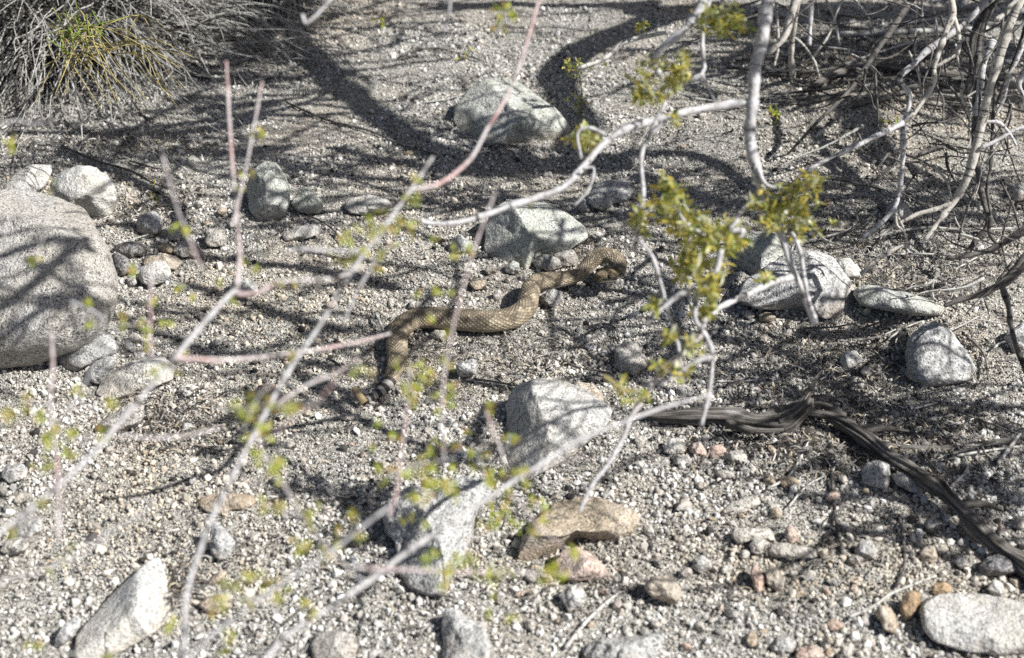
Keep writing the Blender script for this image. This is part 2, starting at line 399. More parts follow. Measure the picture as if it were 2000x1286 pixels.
# ------------------------------------------------------------------ rocks
ICOS = {k: ico(k) for k in (3, 4, 5, 6)}
LAND = []                              # landmarks for the loose stones' labels
def rock(name, label, mat, out, tilt=.6, T=None, planes=None, nplanes=9, rough=1.0, cat='rock', group=None, sink=.3, parent=None, power=2.6, seed=None):
    out = np.array(out, float)
    sd_ = seed if seed is not None else int(abs(out).sum()) % 9973
    rg = np.random.default_rng(sd_)
    # area centroid
    x0, y0 = out[:, 0], out[:, 1]; x1, y1 = np.roll(x0, -1), np.roll(y0, -1); cr = x0 * y1 - x1 * y0; A = cr.sum() / 2
    cx, cy = ((x0 + x1) * cr).sum() / (6 * A), ((y0 + y1) * cr).sum() / (6 * A)
    NA = 240; th = np.arange(NA) / NA * 2 * math.pi; Rt = np.zeros(NA)
    for i in range(NA):
        d = np.array([math.cos(th[i]), math.sin(th[i])]); best = 0
        for k in range(len(out)):
            p = out[k] - (cx, cy); q = out[(k + 1) % len(out)] - (cx, cy); e = q - p
            den = d[0] * e[1] - d[1] * e[0]
            if abs(den) < 1e-9: continue
            t = (p[0] * e[1] - p[1] * e[0]) / den; u = (p[0] * d[1] - p[1] * d[0]) / den
            if t > 0 and -1e-6 <= u <= 1 + 1e-6: best = max(best, t)
        Rt[i] = best
    for _ in range(2): Rt = (np.roll(Rt, 1) + 2 * Rt + np.roll(Rt, -1)) / 4
    kb = int(np.argmax(out[:, 1])); bx, by = out[kb]
    size = Rt.mean(); db = gdepth(cx, by); px = db * KPX
    Tm = (T * 1.1 if T is not None else .8) * size * px; tilt = tilt * .8; sink = sink * .5 - (.55 if size < 40 else 0)
    V, F = ICOS[6 if size > 100 else 5 if size > 45 else 4 if size > 16 else 3]
    a, b, c = V[:, 0].copy(), V[:, 1].copy(), V[:, 2].copy()
    N = V.copy()
    r_ = np.hypot(a, b); s = 1 / (r_ ** power + np.abs(c) ** power) ** (1 / power)
    a, b, c = a * s, b * s, c * s
    Q = np.stack([a, b, c], 1)
    pl = list(planes or [])
    for _ in range(nplanes):
        n = rg.normal(size=3); n[2] = abs(n[2]) * .9 + .35; n[:2] *= .9; n /= np.linalg.norm(n)
        pl.append((*n, rg.uniform(.70, .92)))
    for n0, n1, n2_, off in pl:
        n = np.array([n0, n1, n2_]); n /= np.linalg.norm(n)
        d = Q @ n - off; k = d > 0
        Q[k] -= n * (d[k] * .97)[:, None]
    rr = np.hypot(Q[:, 0], Q[:, 1]); ang = np.mod(np.arctan2(-Q[:, 1], Q[:, 0]), 2 * math.pi)   # image y runs down
    Rv = np.interp(ang, np.append(th, 2 * math.pi), np.append(Rt, Rt[0]))
    ppx = cx + Rv * rr * np.cos(ang); ppy = cy + Rv * rr * np.sin(ang)
    dep = db + Tm * sink + tilt * (by - ppy) * px - Q[:, 2] * Tm
    P = CAM + (RGT * ((ppx - 1000) * KPX)[:, None] + UPV * (-(ppy - 643) * KPX)[:, None] + FWD) * dep[:, None]
    ctr = P.mean(0); D = P - ctr; D /= np.linalg.norm(D, axis=1)[:, None] + 1e-9
    L = size * px; off = rg.uniform(0, 50, 3)
    q = P / L
    amp = L * rough * (.075 * vnoise(q * 1.3 + off, 11) + .045 * vnoise(q * 3.1 + off, 12) + .022 * (1 - 2 * np.abs(vnoise(q * 6.5 + off, 13))))
    amp += rough * .0016 * vnoise(P * 130 + off, 14)
    P = P + D * amp[:, None]
    base = np.array([ctr[0], ctr[1], hz(ctr[0], ctr[1])])
    o = mesh_obj(name, P, F, M[mat], None, True, loc=base)
    tag(o, label, cat, group)
    return o
exec_rocks = [
 # name, label, material, outline, options, landmark phrase
 ('boulder', 'huge rounded white boulder peppered with black specks at the left edge', 'speckle',
  [(-60,380),(0,366),(60,363),(120,375),(165,405),(190,440),(212,480),(228,540),(228,590),(212,630),(195,655),(150,690),(60,715),(0,722),(-80,715),(-170,640),(-190,540),(-160,450)], dict(tilt=.35, T=.75, nplanes=2, rough=.45, power=2.2), 'the huge speckled boulder'),
 ('rock', 'smooth cream rock with an undercut notch, behind the huge speckled boulder', 'white',
  [(98,360),(120,335),(150,325),(190,324),(212,340),(225,365),(228,395),(222,412),(222,432),(200,440),(170,430),(130,400),(100,380)], dict(tilt=.4, T=.8, nplanes=2, rough=.8, power=2.3, planes=[(.3,-.8,.5,.55)]), 'the cream notched rock'),
 ('rock', 'flat pale slab leaning at the left edge behind the cream notched rock', 'white',
  [(2,372),(30,338),(60,322),(100,323),(102,335),(90,365),(60,385),(20,385)], dict(tilt=.7, nplanes=3, rough=.7), None),
 ('rock', 'upright egg-shaped rock with a shaded sandy left side, alone left of centre', 'green',
  [(480,372),(484,350),(500,328),(520,316),(540,320),(556,340),(567,370),(565,400),(555,420),(530,438),(505,434),(487,410)], dict(tilt=.2, T=.75, planes=[(-.75,.1,.5,.55)], nplanes=3, rough=.7), 'the egg-shaped rock'),
 ('rock', 'small angular rock leaning on the right of the egg-shaped rock', 'green',
  [(568,398),(582,372),(600,365),(625,385),(633,398),(625,416),(600,420),(575,408)], dict(tilt=.5, planes=[(-.5,.3,.7,.5)]), None),
 ('rock', 'low rounded bar of pale stone in front of the egg-shaped rock', 'white',
  [(550,458),(575,445),(612,438),(628,444),(624,458),(592,468),(560,472)], dict(tilt=.8), None),
 ('rock', 'whitish oblong rock half in shade right of the egg-shaped rock', 'white',
  [(672,402),(685,387),(720,382),(755,390),(766,404),(748,418),(710,421),(685,417)], dict(tilt=.6), None),
 ('rock', 'large rough whitish rock, farthest back, ringed by dark shadow', 'green',
  [(880,218),(902,190),(925,168),(955,155),(1000,152),(1030,172),(1060,196),(1085,212),(1112,238),(1118,258),(1090,277),(1050,290),(1000,287),(950,282),(905,265),(885,240)], dict(tilt=.75, T=.85, planes=[(-.6,.15,.6,.50),(.1,.75,.5,.62)], nplanes=4, rough=1.0), 'the large rock at the back'),
 ('rock', 'greenish angular rock just behind the snake, sharp ridge between lit and shaded faces', 'green',
  [(936,490),(945,445),(960,410),(990,387),(1020,384),(1060,393),(1110,420),(1145,446),(1150,466),(1110,492),(1060,510),(1025,533),(1000,536),(955,522)], dict(tilt=.7, T=.8, planes=[(-.62,-.25,.6,.36),(.35,.35,.75,.55),(.3,-.5,.6,.6)], nplanes=2, rough=.6), 'the greenish ridged rock'),
 ('stone', 'dark speckled stone wedged between the greenish ridged rock and the snake', 'speckle',
  [(1038,512),(1050,500),(1075,498),(1095,508),(1097,522),(1075,531),(1050,527)], dict(tilt=.5), None),
 ('stone', 'speckled stone touching the snake, right one under the greenish ridged rock', 'speckle',
  [(1080,498),(1100,485),(1118,488),(1130,505),(1125,520),(1100,522),(1085,512)], dict(tilt=.5), None),
 ('stone', 'small round stone at the left foot of the greenish ridged rock', 'green',
  [(985,520),(1000,508),(1015,515),(1016,530),(1000,537),(986,532)], dict(tilt=.4), None),
 ('rock', 'bluish grey angular rock in shade upper right of the greenish ridged rock', 'grey',
  [(1145,392),(1156,366),(1185,352),(1225,353),(1240,372),(1228,392),(1200,398),(1180,411),(1155,406)], dict(tilt=.6, planes=[(.2,-.6,.6,.55)]), None),
 ('stone', 'small round stone left of the bluish grey angular rock', 'grey',
  [(1128,400),(1140,388),(1152,398),(1152,412),(1138,416),(1128,410)], dict(tilt=.4), None),
 ('rock', 'pale rock with a dark shaded flank, half behind the big greenish grey rock', 'green',
  [(1405,535),(1415,505),(1432,478),(1470,452),(1515,455),(1540,480),(1540,530),(1500,555),(1450,570),(1415,560)], dict(tilt=.4, T=.9, sink=3.0, planes=[(-.75,-.1,.5,.40)], nplanes=2, rough=.6), 'the pale half-hidden rock'),
 ('rock', 'big greenish grey rock perched on a tan soil bank, right of the snake', 'grey',
  [(1440,575),(1455,548),(1495,520),(1530,497),(1560,488),(1592,487),(1625,503),(1642,530),(1660,556),(1673,580),(1668,606),(1642,626),(1605,622),(1560,604),(1520,606),(1470,604),(1446,592)], dict(tilt=.6, T=.95, sink=0, planes=[(-.35,.4,.75,.50),(.6,-.1,.6,.62),(-.1,-.6,.6,.66)], nplanes=2, rough=1.1), 'the big perched rock'),
 ('stone', 'small white round stone behind the big perched rock', 'white',
  [(1628,528),(1638,508),(1660,503),(1677,522),(1683,545),(1660,552),(1635,546)], dict(tilt=.3), None),
 ('rock', 'long finger-shaped greenish rock lying right of the big perched rock', 'green',
  [(1665,572),(1680,556),(1720,558),(1780,574),(1832,590),(1847,604),(1838,618),(1780,617),(1725,607),(1680,598)], dict(tilt=.8, T=1.3, nplanes=2, rough=.5, sink=.2), 'the finger-shaped rock'),
 ('rock', 'blunt cone-shaped grey rock streaked with shade, near the right edge', 'grey',
  [(1768,702),(1775,665),(1797,637),(1828,627),(1858,648),(1882,680),(1906,718),(1893,745),(1850,753),(1805,759),(1770,742)], dict(tilt=.45, T=.75, planes=[(.5,.1,.7,.68)], nplanes=1, rough=.6, power=2.1), 'the cone-shaped grey rock'),
 ('stone', 'squarish white stone on open sand, left of the cone-shaped grey rock', 'white',
  [(1638,706),(1648,688),(1672,684),(1687,702),(1682,722),(1655,726)], dict(tilt=.4), 'the squarish white stone'),
 ('stone', 'small flat stone touching the squarish white stone on its right', 'white',
  [(1680,725),(1692,716),(1708,722),(1708,735),(1692,738)], dict(tilt=.5), None),
 ('rock', 'big pale ridged rock in the front centre, thin branch shadows across its top', 'white',
  [(960,930),(968,890),(978,850),(980,785),(1000,757),(1040,740),(1080,738),(1125,750),(1170,775),(1197,802),(1185,832),(1140,872),(1080,912),(1025,942),(980,946)], dict(tilt=.75, T=.85, planes=[(-.72,.05,.55,.33),(.25,.55,.7,.50),(.4,-.35,.75,.60)], nplanes=2, rough=.6), 'the big pale ridged rock'),
 ('stone', 'tan rounded stone peeking from behind the big pale ridged rock', 'tan',
  [(1105,760),(1130,746),(1158,750),(1180,772),(1180,790),(1140,790)], dict(tilt=.5), None),
 ('rock', 'long blotchy grey rock with a groove, in front of the big pale ridged rock', 'grey',
  [(760,1015),(765,978),(800,955),(850,965),(880,938),(912,928),(945,934),(966,950),(950,980),(926,1005),(920,1050),(905,1090),(880,1130),(870,1165),(832,1162),(792,1140),(770,1090)], dict(tilt=.95, T=.95, planes=[(-.5,-.2,.7,.62),(.3,.3,.75,.66)], nplanes=3, rough=1.6), 'the long blotchy grey rock'),
 ('rock', 'wedge-shaped brown-stained grey rock in front, beside the long blotchy grey rock', 'tan',
  [(1008,1095),(1018,1052),(1055,1005),(1095,975),(1150,967),(1200,985),(1238,993),(1252,1015),(1240,1042),(1180,1066),(1120,1076),(1065,1092),(1030,1107)], dict(tilt=.7, T=1.0, planes=[(.15,-.75,.45,.36),(.05,.62,.65,.42)], nplanes=2, rough=1.0), 'the brown-stained wedge rock'),
 ('rock', 'pinkish blocky rock at the foot of the brown-stained wedge rock', 'pink',
  [(1083,1098),(1098,1076),(1125,1064),(1148,1080),(1178,1104),(1193,1128),(1160,1137),(1100,1132)], dict(tilt=.6, planes=[(-.6,.2,.6,.5)]), None),
 ('stone', 'white cube-like stone in front of the pinkish blocky rock', 'white',
  [(1090,1162),(1113,1146),(1135,1138),(1146,1165),(1138,1188),(1111,1196)], dict(tilt=.5, planes=[(-.6,.1,.7,.55),(.5,.4,.6,.6)], nplanes=3), None),
 ('stone', 'rounded grey stone casting a clear shadow, alone on sand in front', 'tan',
  [(1257,1145),(1273,1126),(1300,1121),(1325,1138),(1332,1165),(1312,1181),(1275,1172)], dict(tilt=.3, T=.8, planes=[(.1,.7,.5,.55)]), 'the rounded grey stone in front'),
 ('rock', 'large smooth whitish triangular rock in the lower left corner', 'white',
  [(143,1290),(150,1242),(200,1182),(260,1122),(292,1092),(312,1088),(322,1110),(330,1150),(339,1185),(330,1216),(285,1248),(235,1275),(180,1300)], dict(tilt=.9, T=.75, planes=[(-.55,.35,.65,.55),(.7,.2,.5,.62)], nplanes=2, rough=.4), 'the large triangular rock'),
 ('stone', 'narrow grey stone leaning in the shade of the large triangular rock', 'grey',
  [(104,1262),(118,1226),(148,1202),(162,1208),(145,1242),(118,1270)], dict(tilt=.5), None),
 ('rock', 'standing grey flake with a shadow at its left, lower left', 'grey',
  [(408,1045),(414,1022),(425,1018),(442,1038),(458,1062),(450,1086),(430,1100),(410,1082)], dict(tilt=.3, T=.5), 'the standing grey flake'),
 ('rock', 'large flat whitish rock split by a crack, in the lower right corner', 'white',
  [(1796,1192),(1808,1170),(1845,1163),(1895,1161),(1960,1165),(2020,1180),(2065,1230),(2045,1272),(1950,1282),(1870,1270),(1822,1252),(1802,1220)], dict(tilt=1.0, T=.6, planes=[(0,.5,.8,.5)], nplanes=3, rough=.8), 'the large flat corner rock'),
 ('rock', 'streaky grey ridged rock cut off by the bottom edge, centre right', 'grey',
  [(1138,1280),(1150,1255),(1175,1245),(1230,1246),(1260,1242),(1300,1232),(1296,1262),(1270,1300),(1200,1330),(1145,1320)], dict(tilt=.8, T=.7, rough=1.4), 'the streaky grey rock'),
 ('rock', 'greyish rock with a dark hollow at its left, near the bottom centre', 'grey',
  [(862,1220),(868,1192),(885,1187),(915,1200),(942,1218),(958,1250),(965,1300),(920,1330),(870,1310)], dict(tilt=.8, planes=[(-.6,.3,.6,.5)]), None),
 ('rock', 'pale speckled rock at the bottom edge left of centre', 'speckle',
  [(608,1258),(622,1238),(660,1230),(692,1240),(706,1270),(690,1305),(640,1310),(612,1290)], dict(tilt=.7), None),
 ('rock', 'smooth oblong stone propped against the foot of the huge speckled boulder', 'grey',
  [(113,705),(122,680),(150,662),(190,645),(208,643),(222,660),(231,680),(222,694),(185,706),(150,727),(122,728)], dict(tilt=.5, T=.8, nplanes=4, rough=.5), 'the propped oblong stone'),
 ('rock', 'cracked pale rock in front of the propped oblong stone', 'white',
  [(188,768),(205,735),(240,712),(270,700),(300,688),(325,695),(342,718),(335,742),(300,758),(255,775),(205,782)], dict(tilt=.7, planes=[(-.5,.3,.7,.5)], rough=1.2), 'the cracked pale rock'),
 ('stone', 'small broken stone between the propped oblong stone and the cracked pale rock', 'grey',
  [(172,728),(185,708),(205,695),(226,702),(216,735),(196,750),(178,745)], dict(tilt=.5, rough=1.3), None),
 ('rock', 'low speckled rock with rusty underside, below the cracked pale rock', 'speckle',
  [(190,832),(215,808),(255,790),(280,792),(280,815),(265,838),(220,848)], dict(tilt=.7), None),
 ('rock', 'grey blocky rock in shade, rear of the cluster beside the huge speckled boulder', 'grey',
  [(264,442),(272,420),(300,414),(315,425),(320,442),(310,456),(285,460),(268,455)], dict(tilt=.4), None),
 ('stone', 'bluish flat stone lying in the shaded cluster, front of the blocky rock', 'grey',
  [(310,458),(322,444),(345,443),(355,455),(350,470),(325,468)], dict(tilt=.6), None),
 ('rock', 'dark grey slab lying in shade right of the huge speckled boulder', 'dark',
  [(220,486),(238,474),(275,470),(288,482),(282,500),(250,502),(225,496)], dict(tilt=.8), None),
 ('rock', 'dark wedge of stone touching the right side of the huge speckled boulder', 'dark',
  [(216,500),(228,492),(245,502),(262,520),(255,532),(235,538),(220,525)], dict(tilt=.6), None),
 ('stone', 'dull brownish stone squeezed into the middle of the shaded cluster', 'tan',
  [(306,484),(318,474),(335,478),(343,488),(335,496),(316,494)], dict(tilt=.6), None),
 ('rock', 'speckled rock at the right end of the shaded cluster', 'speckle',
  [(338,492),(348,474),(372,470),(390,480),(398,495),(388,502),(355,504)], dict(tilt=.5), None),
 ('rock', 'broad pale tan stone tucked behind the bright round stone', 'tan',
  [(278,516),(290,500),(320,496),(345,502),(358,514),(345,528),(300,530)], dict(tilt=.7), None),
 ('rock', 'bright round white stone banded by one soft shadow, front of the shaded cluster', 'white',
  [(269,540),(275,522),(295,511),(318,509),(333,522),(334,540),(318,552),(295,560),(276,554)], dict(tilt=.35, nplanes=2, rough=.5), 'the bright round stone'),
 ('stone', 'small upright stone between the bright round stone and the huge boulder', 'grey',
  [(246,548),(252,536),(264,536),(270,552),(262,560),(250,558)], dict(tilt=.3), None),
 ('rock', 'rounded half-buried stone right of the shaded cluster', 'speckle',
  [(399,472),(402,450),(420,444),(438,452),(442,468),(435,482),(410,483)], dict(tilt=.4), 'the half-buried stone'),
 ('rock', 'flat bluish white stone where thin branches cross, left of centre', 'grey',
  [(448,562),(455,546),(478,543),(500,552),(506,570),(485,581),(455,578)], dict(tilt=.8), None),
 ('rock', 'tan lump of stone with a dark hollow, left of the rattle', 'pink',
  [(490,772),(503,755),(533,750),(550,765),(540,788),(508,790)], dict(tilt=.5), 'the tan lump'),
 ('stone', 'roundish grey stone with a clear shadow, below the middle of the snake', 'grey',
  [(892,718),(900,704),(925,702),(934,716),(928,732),(905,738),(893,732)], dict(tilt=.2, T=.8), 'the roundish grey stone'),
 ('rock', 'flat dark-speckled rock sunk in the sand, lower right of the snake head', 'speckle',
  [(1198,712),(1203,682),(1222,664),(1245,672),(1262,698),(1268,718),(1240,732),(1210,730)], dict(tilt=1.1, T=.5), 'the sunken speckled rock'),
 ('stone', 'dark speckled stone under the snake neck', 'speckle',
  [(1050,582),(1060,568),(1082,564),(1098,572),(1098,586),(1078,602),(1056,594)], dict(tilt=.4, T=.8), None),
 ('stone', 'white chip of stone behind the bend of the snake', 'white',
  [(797,602),(802,589),(818,587),(825,596),(820,605),(805,607)], dict(tilt=.5), None),
 ('stone', 'white stone tucked under the belly of the snake', 'white',
  [(840,655),(850,645),(868,645),(872,655),(860,664),(845,663)], dict(tilt=.6), None),
 ('stone', 'white pointed stone in the dark shadow beside the upper coil of the snake', 'white',
  [(962,580),(966,568),(976,565),(979,575),(972,588),(963,588)], dict(tilt=.4), None),
 ('stone', 'pale broken stone behind the snake, left of the upper coil', 'tan',
  [(915,556),(922,544),(940,542),(950,552),(945,565),(925,568)], dict(tilt=.5), None),
 ('rock', 'bluish stone left of the greenish ridged rock', 'grey',
  [(878,484),(886,468),(900,459),(915,464),(920,478),(908,492),(886,496)], dict(tilt=.4), None),
 ('stone', 'small speckled stone between the bluish stone and the greenish ridged rock', 'speckle',
  [(945,530),(955,516),(968,520),(970,532),(955,538)], dict(tilt=.4), None),
 ('stone', 'flat oval pebble lit on sand right of the snake head', 'grey',
  [(1218,584),(1230,577),(1248,580),(1254,588),(1240,594),(1224,593)], dict(tilt=.8), None),
 ('stone', 'white block, rear left of the little group above the dead log', 'white',
  [(1296,872),(1305,858),(1325,855),(1338,865),(1336,884),(1312,890),(1299,884)], dict(tilt=.4), None),
 ('stone', 'salmon pink pyramid-shaped stone below the dead log', 'pink',
  [(1345,884),(1352,866),(1366,862),(1380,880),(1384,892),(1360,896)], dict(tilt=.3), 'the salmon pink stone'),
 ('stone', 'greyish white block in front of the salmon pink stone', 'white',
  [(1312,900),(1320,888),(1345,890),(1352,904),(1335,910),(1318,910)], dict(tilt=.6), None),
 ('stone', 'pinkish grey stone touching the salmon pink stone at its right', 'pink',
  [(1380,888),(1388,872),(1408,868),(1420,880),(1412,892),(1390,896)], dict(tilt=.5), None),
 ('rock', 'whitish lump of stone right of the salmon pink stone', 'white',
  [(1414,894),(1425,882),(1450,880),(1460,894),(1450,904),(1425,908)], dict(tilt=.5), None),
 ('rock', 'tan flattish stone with a flat top, in front of the dead log', 'tan',
  [(1516,938),(1528,930),(1550,931),(1564,941),(1556,952),(1530,954)], dict(tilt=.7), None),
 ('rock', 'low white wedge sunk flat in gravel, right of front centre', 'white',
  [(1408,1002),(1430,982),(1455,970),(1480,968),(1484,985),(1455,1000),(1425,1006)], dict(tilt=1.1, T=.5), 'the low white wedge'),
 ('rock', 'long white stone with a tan end, top of the pile at right front', 'white',
  [(1427,1048),(1438,1032),(1470,1033),(1505,1032),(1512,1046),(1495,1054),(1465,1056),(1440,1064)], dict(tilt=.6), 'the long white stone'),
 ('rock', 'angular white stone wedged under the long white stone', 'white',
  [(1463,1064),(1470,1053),(1488,1052),(1502,1062),(1497,1080),(1478,1084),(1466,1078)], dict(tilt=.4), None),
 ('rock', 'cracked white slab lying lowest in the pile at right front', 'white',
  [(1499,1078),(1510,1063),(1530,1060),(1565,1066),(1592,1074),(1596,1092),(1565,1088),(1545,1093),(1510,1087)], dict(tilt=.6, rough=1.3), 'the cracked white slab'),
 ('stone', 'upright pinkish white stone standing behind the cracked white slab', 'pink',
  [(1532,1056),(1535,1034),(1548,1028),(1560,1044),(1560,1060),(1545,1062)], dict(tilt=.3), None),
 ('stone', 'small grey lump left of the pile at right front', 'grey',
  [(1350,1108),(1354,1090),(1372,1084),(1390,1094),(1390,1112),(1370,1120)], dict(tilt=.4), None),
 ('stone', 'narrow pink stone standing below the cracked white slab', 'pink',
  [(1466,1120),(1470,1104),(1480,1104),(1490,1130),(1490,1155),(1480,1160),(1472,1145)], dict(tilt=.5), None),
 ('stone', 'egg-shaped tan stone standing below the cracked white slab', 'tan',
  [(1494,1122),(1502,1107),(1518,1108),(1532,1130),(1532,1150),(1515,1156),(1500,1140)], dict(tilt=.5), None),
 ('rock', 'grey rock with one shaded half, below the dead log', 'grey',
  [(1680,920),(1692,904),(1715,900),(1738,908),(1744,932),(1730,955),(1700,950),(1683,938)], dict(tilt=.3, T=.7, planes=[(-.6,.1,.6,.5)]), 'the half-shaded grey rock'),
 ('rock', 'smooth white rock tucked under the dead log', 'white',
  [(1742,928),(1762,920),(1782,930),(1800,955),(1798,966),(1775,960),(1748,945)], dict(tilt=.5, nplanes=2), None),
 ('stone', 'grey lump of stone above the cracked pebble row, centre of the right front', 'grey',
  [(1668,1075),(1680,1058),(1700,1054),(1716,1075),(1710,1092),(1680,1092)], dict(tilt=.4), None),
 ('stone', 'dark bluish stone with a fleck of dead leaf beside it', 'dark',
  [(1654,1095),(1662,1082),(1678,1084),(1688,1094),(1676,1104),(1658,1104)], dict(tilt=.5), None),
 ('stone', 'square tan stone on gravel left of the dead log end', 'tan',
  [(1795,1080),(1806,1070),(1826,1066),(1832,1092),(1818,1102),(1802,1098)], dict(tilt=.6), None),
 ('rock', 'grey rock half in shade under the lower end of the dead log', 'dark',
  [(1908,1108),(1925,1088),(1950,1080),(1978,1095),(1988,1118),(1960,1130),(1925,1122)], dict(tilt=.5), None),
 ('stone', 'white triangular stone above the large flat corner rock', 'white',
  [(1930,1150),(1938,1134),(1955,1136),(1970,1160),(1958,1166),(1940,1164)], dict(tilt=.5), None),
 ('rock', 'warm brown stone leaning on the left of the large flat corner rock', 'rust',
  [(1756,1195),(1765,1165),(1782,1153),(1798,1160),(1796,1185),(1782,1208),(1765,1210)], dict(tilt=.4), None),
 ('stone', 'orange-brown stone behind the left end of the large flat corner rock', 'rust',
  [(1818,1158),(1826,1142),(1845,1137),(1860,1147),(1856,1162),(1832,1165)], dict(tilt=.5), None),
 ('rock', 'knobbly cream stone standing left of the large flat corner rock', 'tan',
  [(1710,1200),(1715,1184),(1740,1184),(1748,1200),(1754,1225),(1748,1245),(1728,1236),(1720,1215)], dict(tilt=.6, rough=1.6), None),
 ('rock', 'greyish blunt stone near the bottom edge at right', 'grey',
  [(1503,1262),(1515,1244),(1535,1240),(1555,1255),(1550,1272),(1525,1278),(1508,1272)], dict(tilt=.6), None),
 ('stone', 'pale peach stone cut by the bottom edge at right', 'pink',
  [(1552,1282),(1562,1265),(1590,1262),(1612,1280),(1600,1296),(1565,1298)], dict(tilt=.6), None),
 ('rock', 'grey rock almost hidden by the right edge, beside stacked dead twigs', 'grey',
  [(1960,660),(1975,640),(1998,630),(2010,650),(2005,690),(1980,690)], dict(tilt=.5), None),
 ('rock', 'grey round rock behind the pale branch tips, upper right', 'grey',
  [(1728,420),(1735,398),(1755,388),(1773,398),(1780,418),(1765,432),(1740,432)], dict(tilt=.3), None),
 ('rock', 'grey rock at the right edge above the dead roots', 'grey',
  [(1966,380),(1975,360),(1995,355),(2012,372),(2010,390),(1985,394)], dict(tilt=.5), None),
 ('rock', 'flat tan rock lying flush with gravel left of front centre', 'tan',
  [(382,980),(410,966),(455,963),(495,968),(503,982),(470,998),(420,1003),(395,996)], dict(tilt=1.1, T=.5), 'the flat tan rock'),
 ('stone', 'cream stone with a flat top right of the large triangular rock', 'tan',
  [(386,1182),(400,1168),(430,1160),(452,1170),(454,1186),(425,1197),(400,1194)], dict(tilt=.8), None),
 ('stone', 'bent cream stone above the flat-topped cream stone', 'tan',
  [(402,1140),(415,1126),(432,1112),(446,1116),(438,1130),(415,1146)], dict(tilt=.7), None),
 ('rock', 'greyish white rock under blurred branches near the left edge', 'white',
  [(20,1052),(30,1020),(55,1003),(80,1015),(86,1040),(65,1058),(35,1064)], dict(tilt=.6), None),
 ('stone', 'white stone at the left edge below the huge speckled boulder', 'white',
  [(0,1075),(10,1055),(40,1048),(58,1062),(50,1080),(20,1086)], dict(tilt=.6), None),
 ('stone', 'grey stone at the left edge, midway down the gravel', 'grey',
  [(2,932),(12,912),(40,905),(55,918),(45,936),(18,945)], dict(tilt=.6), None),
 ('stone', 'narrow white stone at the very left edge', 'white',
  [(-6,960),(0,942),(12,944),(14,965),(4,972)], dict(tilt=.4), None),
 ('stone', 'two-toned pale flake beside the tail rattle shadow', 'white',
  [(655,818),(668,808),(700,808),(706,816),(685,822)], dict(tilt=.9), None),
 ('stone', 'little white stone under the left side of the big perched rock', 'white',
  [(1452,616),(1458,605),(1470,606),(1475,618),(1465,625)], dict(tilt=.4), None),
 ('stone', 'rounded beige stone under the big perched rock', 'tan',
  [(1480,616),(1488,607),(1508,610),(1518,620),(1505,630),(1485,628)], dict(tilt=.4), None),
]
ROCKBOX = []
for nm, lab, mt, out, opt, lm in exec_rocks:
    rock(nm, lab, mt, out, **opt)
    a = np.array(out, float); ROCKBOX.append((a[:, 0].min(), a[:, 1].min(), a[:, 0].max(), a[:, 1].max()))
    if lm: LAND.append((a[:, 0].mean(), a[:, 1].max() - 6, (a[:, 0].max() - a[:, 0].min()) / 2, (a[:, 1].max() - a[:, 1].min()) / 2, lm))

# ------------------------------------------------------------------ the snake
def snake_mat():
    b = NB('snake_scales'); tc = b.n('ShaderNodeTexCoord'); sx = b.n('ShaderNodeSeparateXYZ'); b.l(tc.outputs['UV'], sx.inputs[0])
    u, v = sx.outputs[0], sx.outputs[1]                 # u round the body (0.5 = back), v in metres
    NU, LV = 38.0, .0050
    p = b.math('MULTIPLY', u, NU); q = b.math('DIVIDE', v, LV)
    a = b.math('FRACT', b.math('MULTIPLY', b.math('ADD', p, q), .5)); c = b.math('FRACT', b.math('MULTIPLY', b.math('SUBTRACT', p, q), .5))
    da = b.math('ABSOLUTE', b.math('SUBTRACT', a, .5)); dc = b.math('ABSOLUTE', b.math('SUBTRACT', c, .5))
    mx = b.math('MAXIMUM', da, dc)                      # 0 centre of a scale, .5 at its rim
    ia = b.math('FLOOR', b.math('MULTIPLY', b.math('ADD', p, q), .5)); ic = b.math('FLOOR', b.math('MULTIPLY', b.math('SUBTRACT', p, q), .5))
    cx = b.n('ShaderNodeCombineXYZ'); b.l(ia, cx.inputs[0]); b.l(ic, cx.inputs[1])
    wn = b.n('ShaderNodeTexWhiteNoise'); b.l(cx.outputs[0], wn.inputs['Vector'])
    dors = b.math('ABSOLUTE', b.math('SUBTRACT', u, .5))
    # dorsal diamonds, soft edged and speckled
    ph = b.math('ABSOLUTE', b.math('SUBTRACT', b.math('FRACT', b.math('DIVIDE', v, .046)), .5))
    dia = b.math('ADD', b.math('MULTIPLY', dors, 2.6), b.math('MULTIPLY', ph, .95))
    dia = b.math('ADD', dia, b.math('MULTIPLY', b.math('SUBTRACT', wn.outputs['Value'], .5), .26))
    dia = b.math('ADD', dia, b.math('MULTIPLY', b.math('SUBTRACT', b.noise(b.coords(), 40, 3, .6), .5), .5))
    blot = b.ramp(dia, [(.30, (.35, .35, .35)), (.40, (1, 1, 1)), (.50, (1, 1, 1)), (.56, (0, 0, 0))])
    base = b.ramp(wn.outputs['Value'], [(0, (.21, .16, .10)), (.5, (.34, .27, .175)), (1, (.52, .44, .32))])
    col = b.mix(b.math('MULTIPLY', blot, .92), base, (.075, .055, .03))
    col = b.mix(b.ramp(dors, [(.22, (0, 0, 0)), (.42, (.8, .8, .8))]), col, (.46, .40, .29))
    col = b.mix(b.math('MULTIPLY', b.noise(b.coords(), 55, 3, .6), .55), col, (.42, .37, .29))
    col = b.mix(b.ramp(mx, [(.36, (0, 0, 0)), (.49, (.5, .5, .5))]), col, (.06, .045, .022))
    b.l(col, b.b.inputs['Base Color']); b.b.inputs['Roughness'].default_value = .6; b.b.inputs['Specular IOR Level'].default_value = .35
    b.l(b.bump(b.math('SUBTRACT', .5, mx), .0035, .9), b.b.inputs['Normal'])
    return b.m
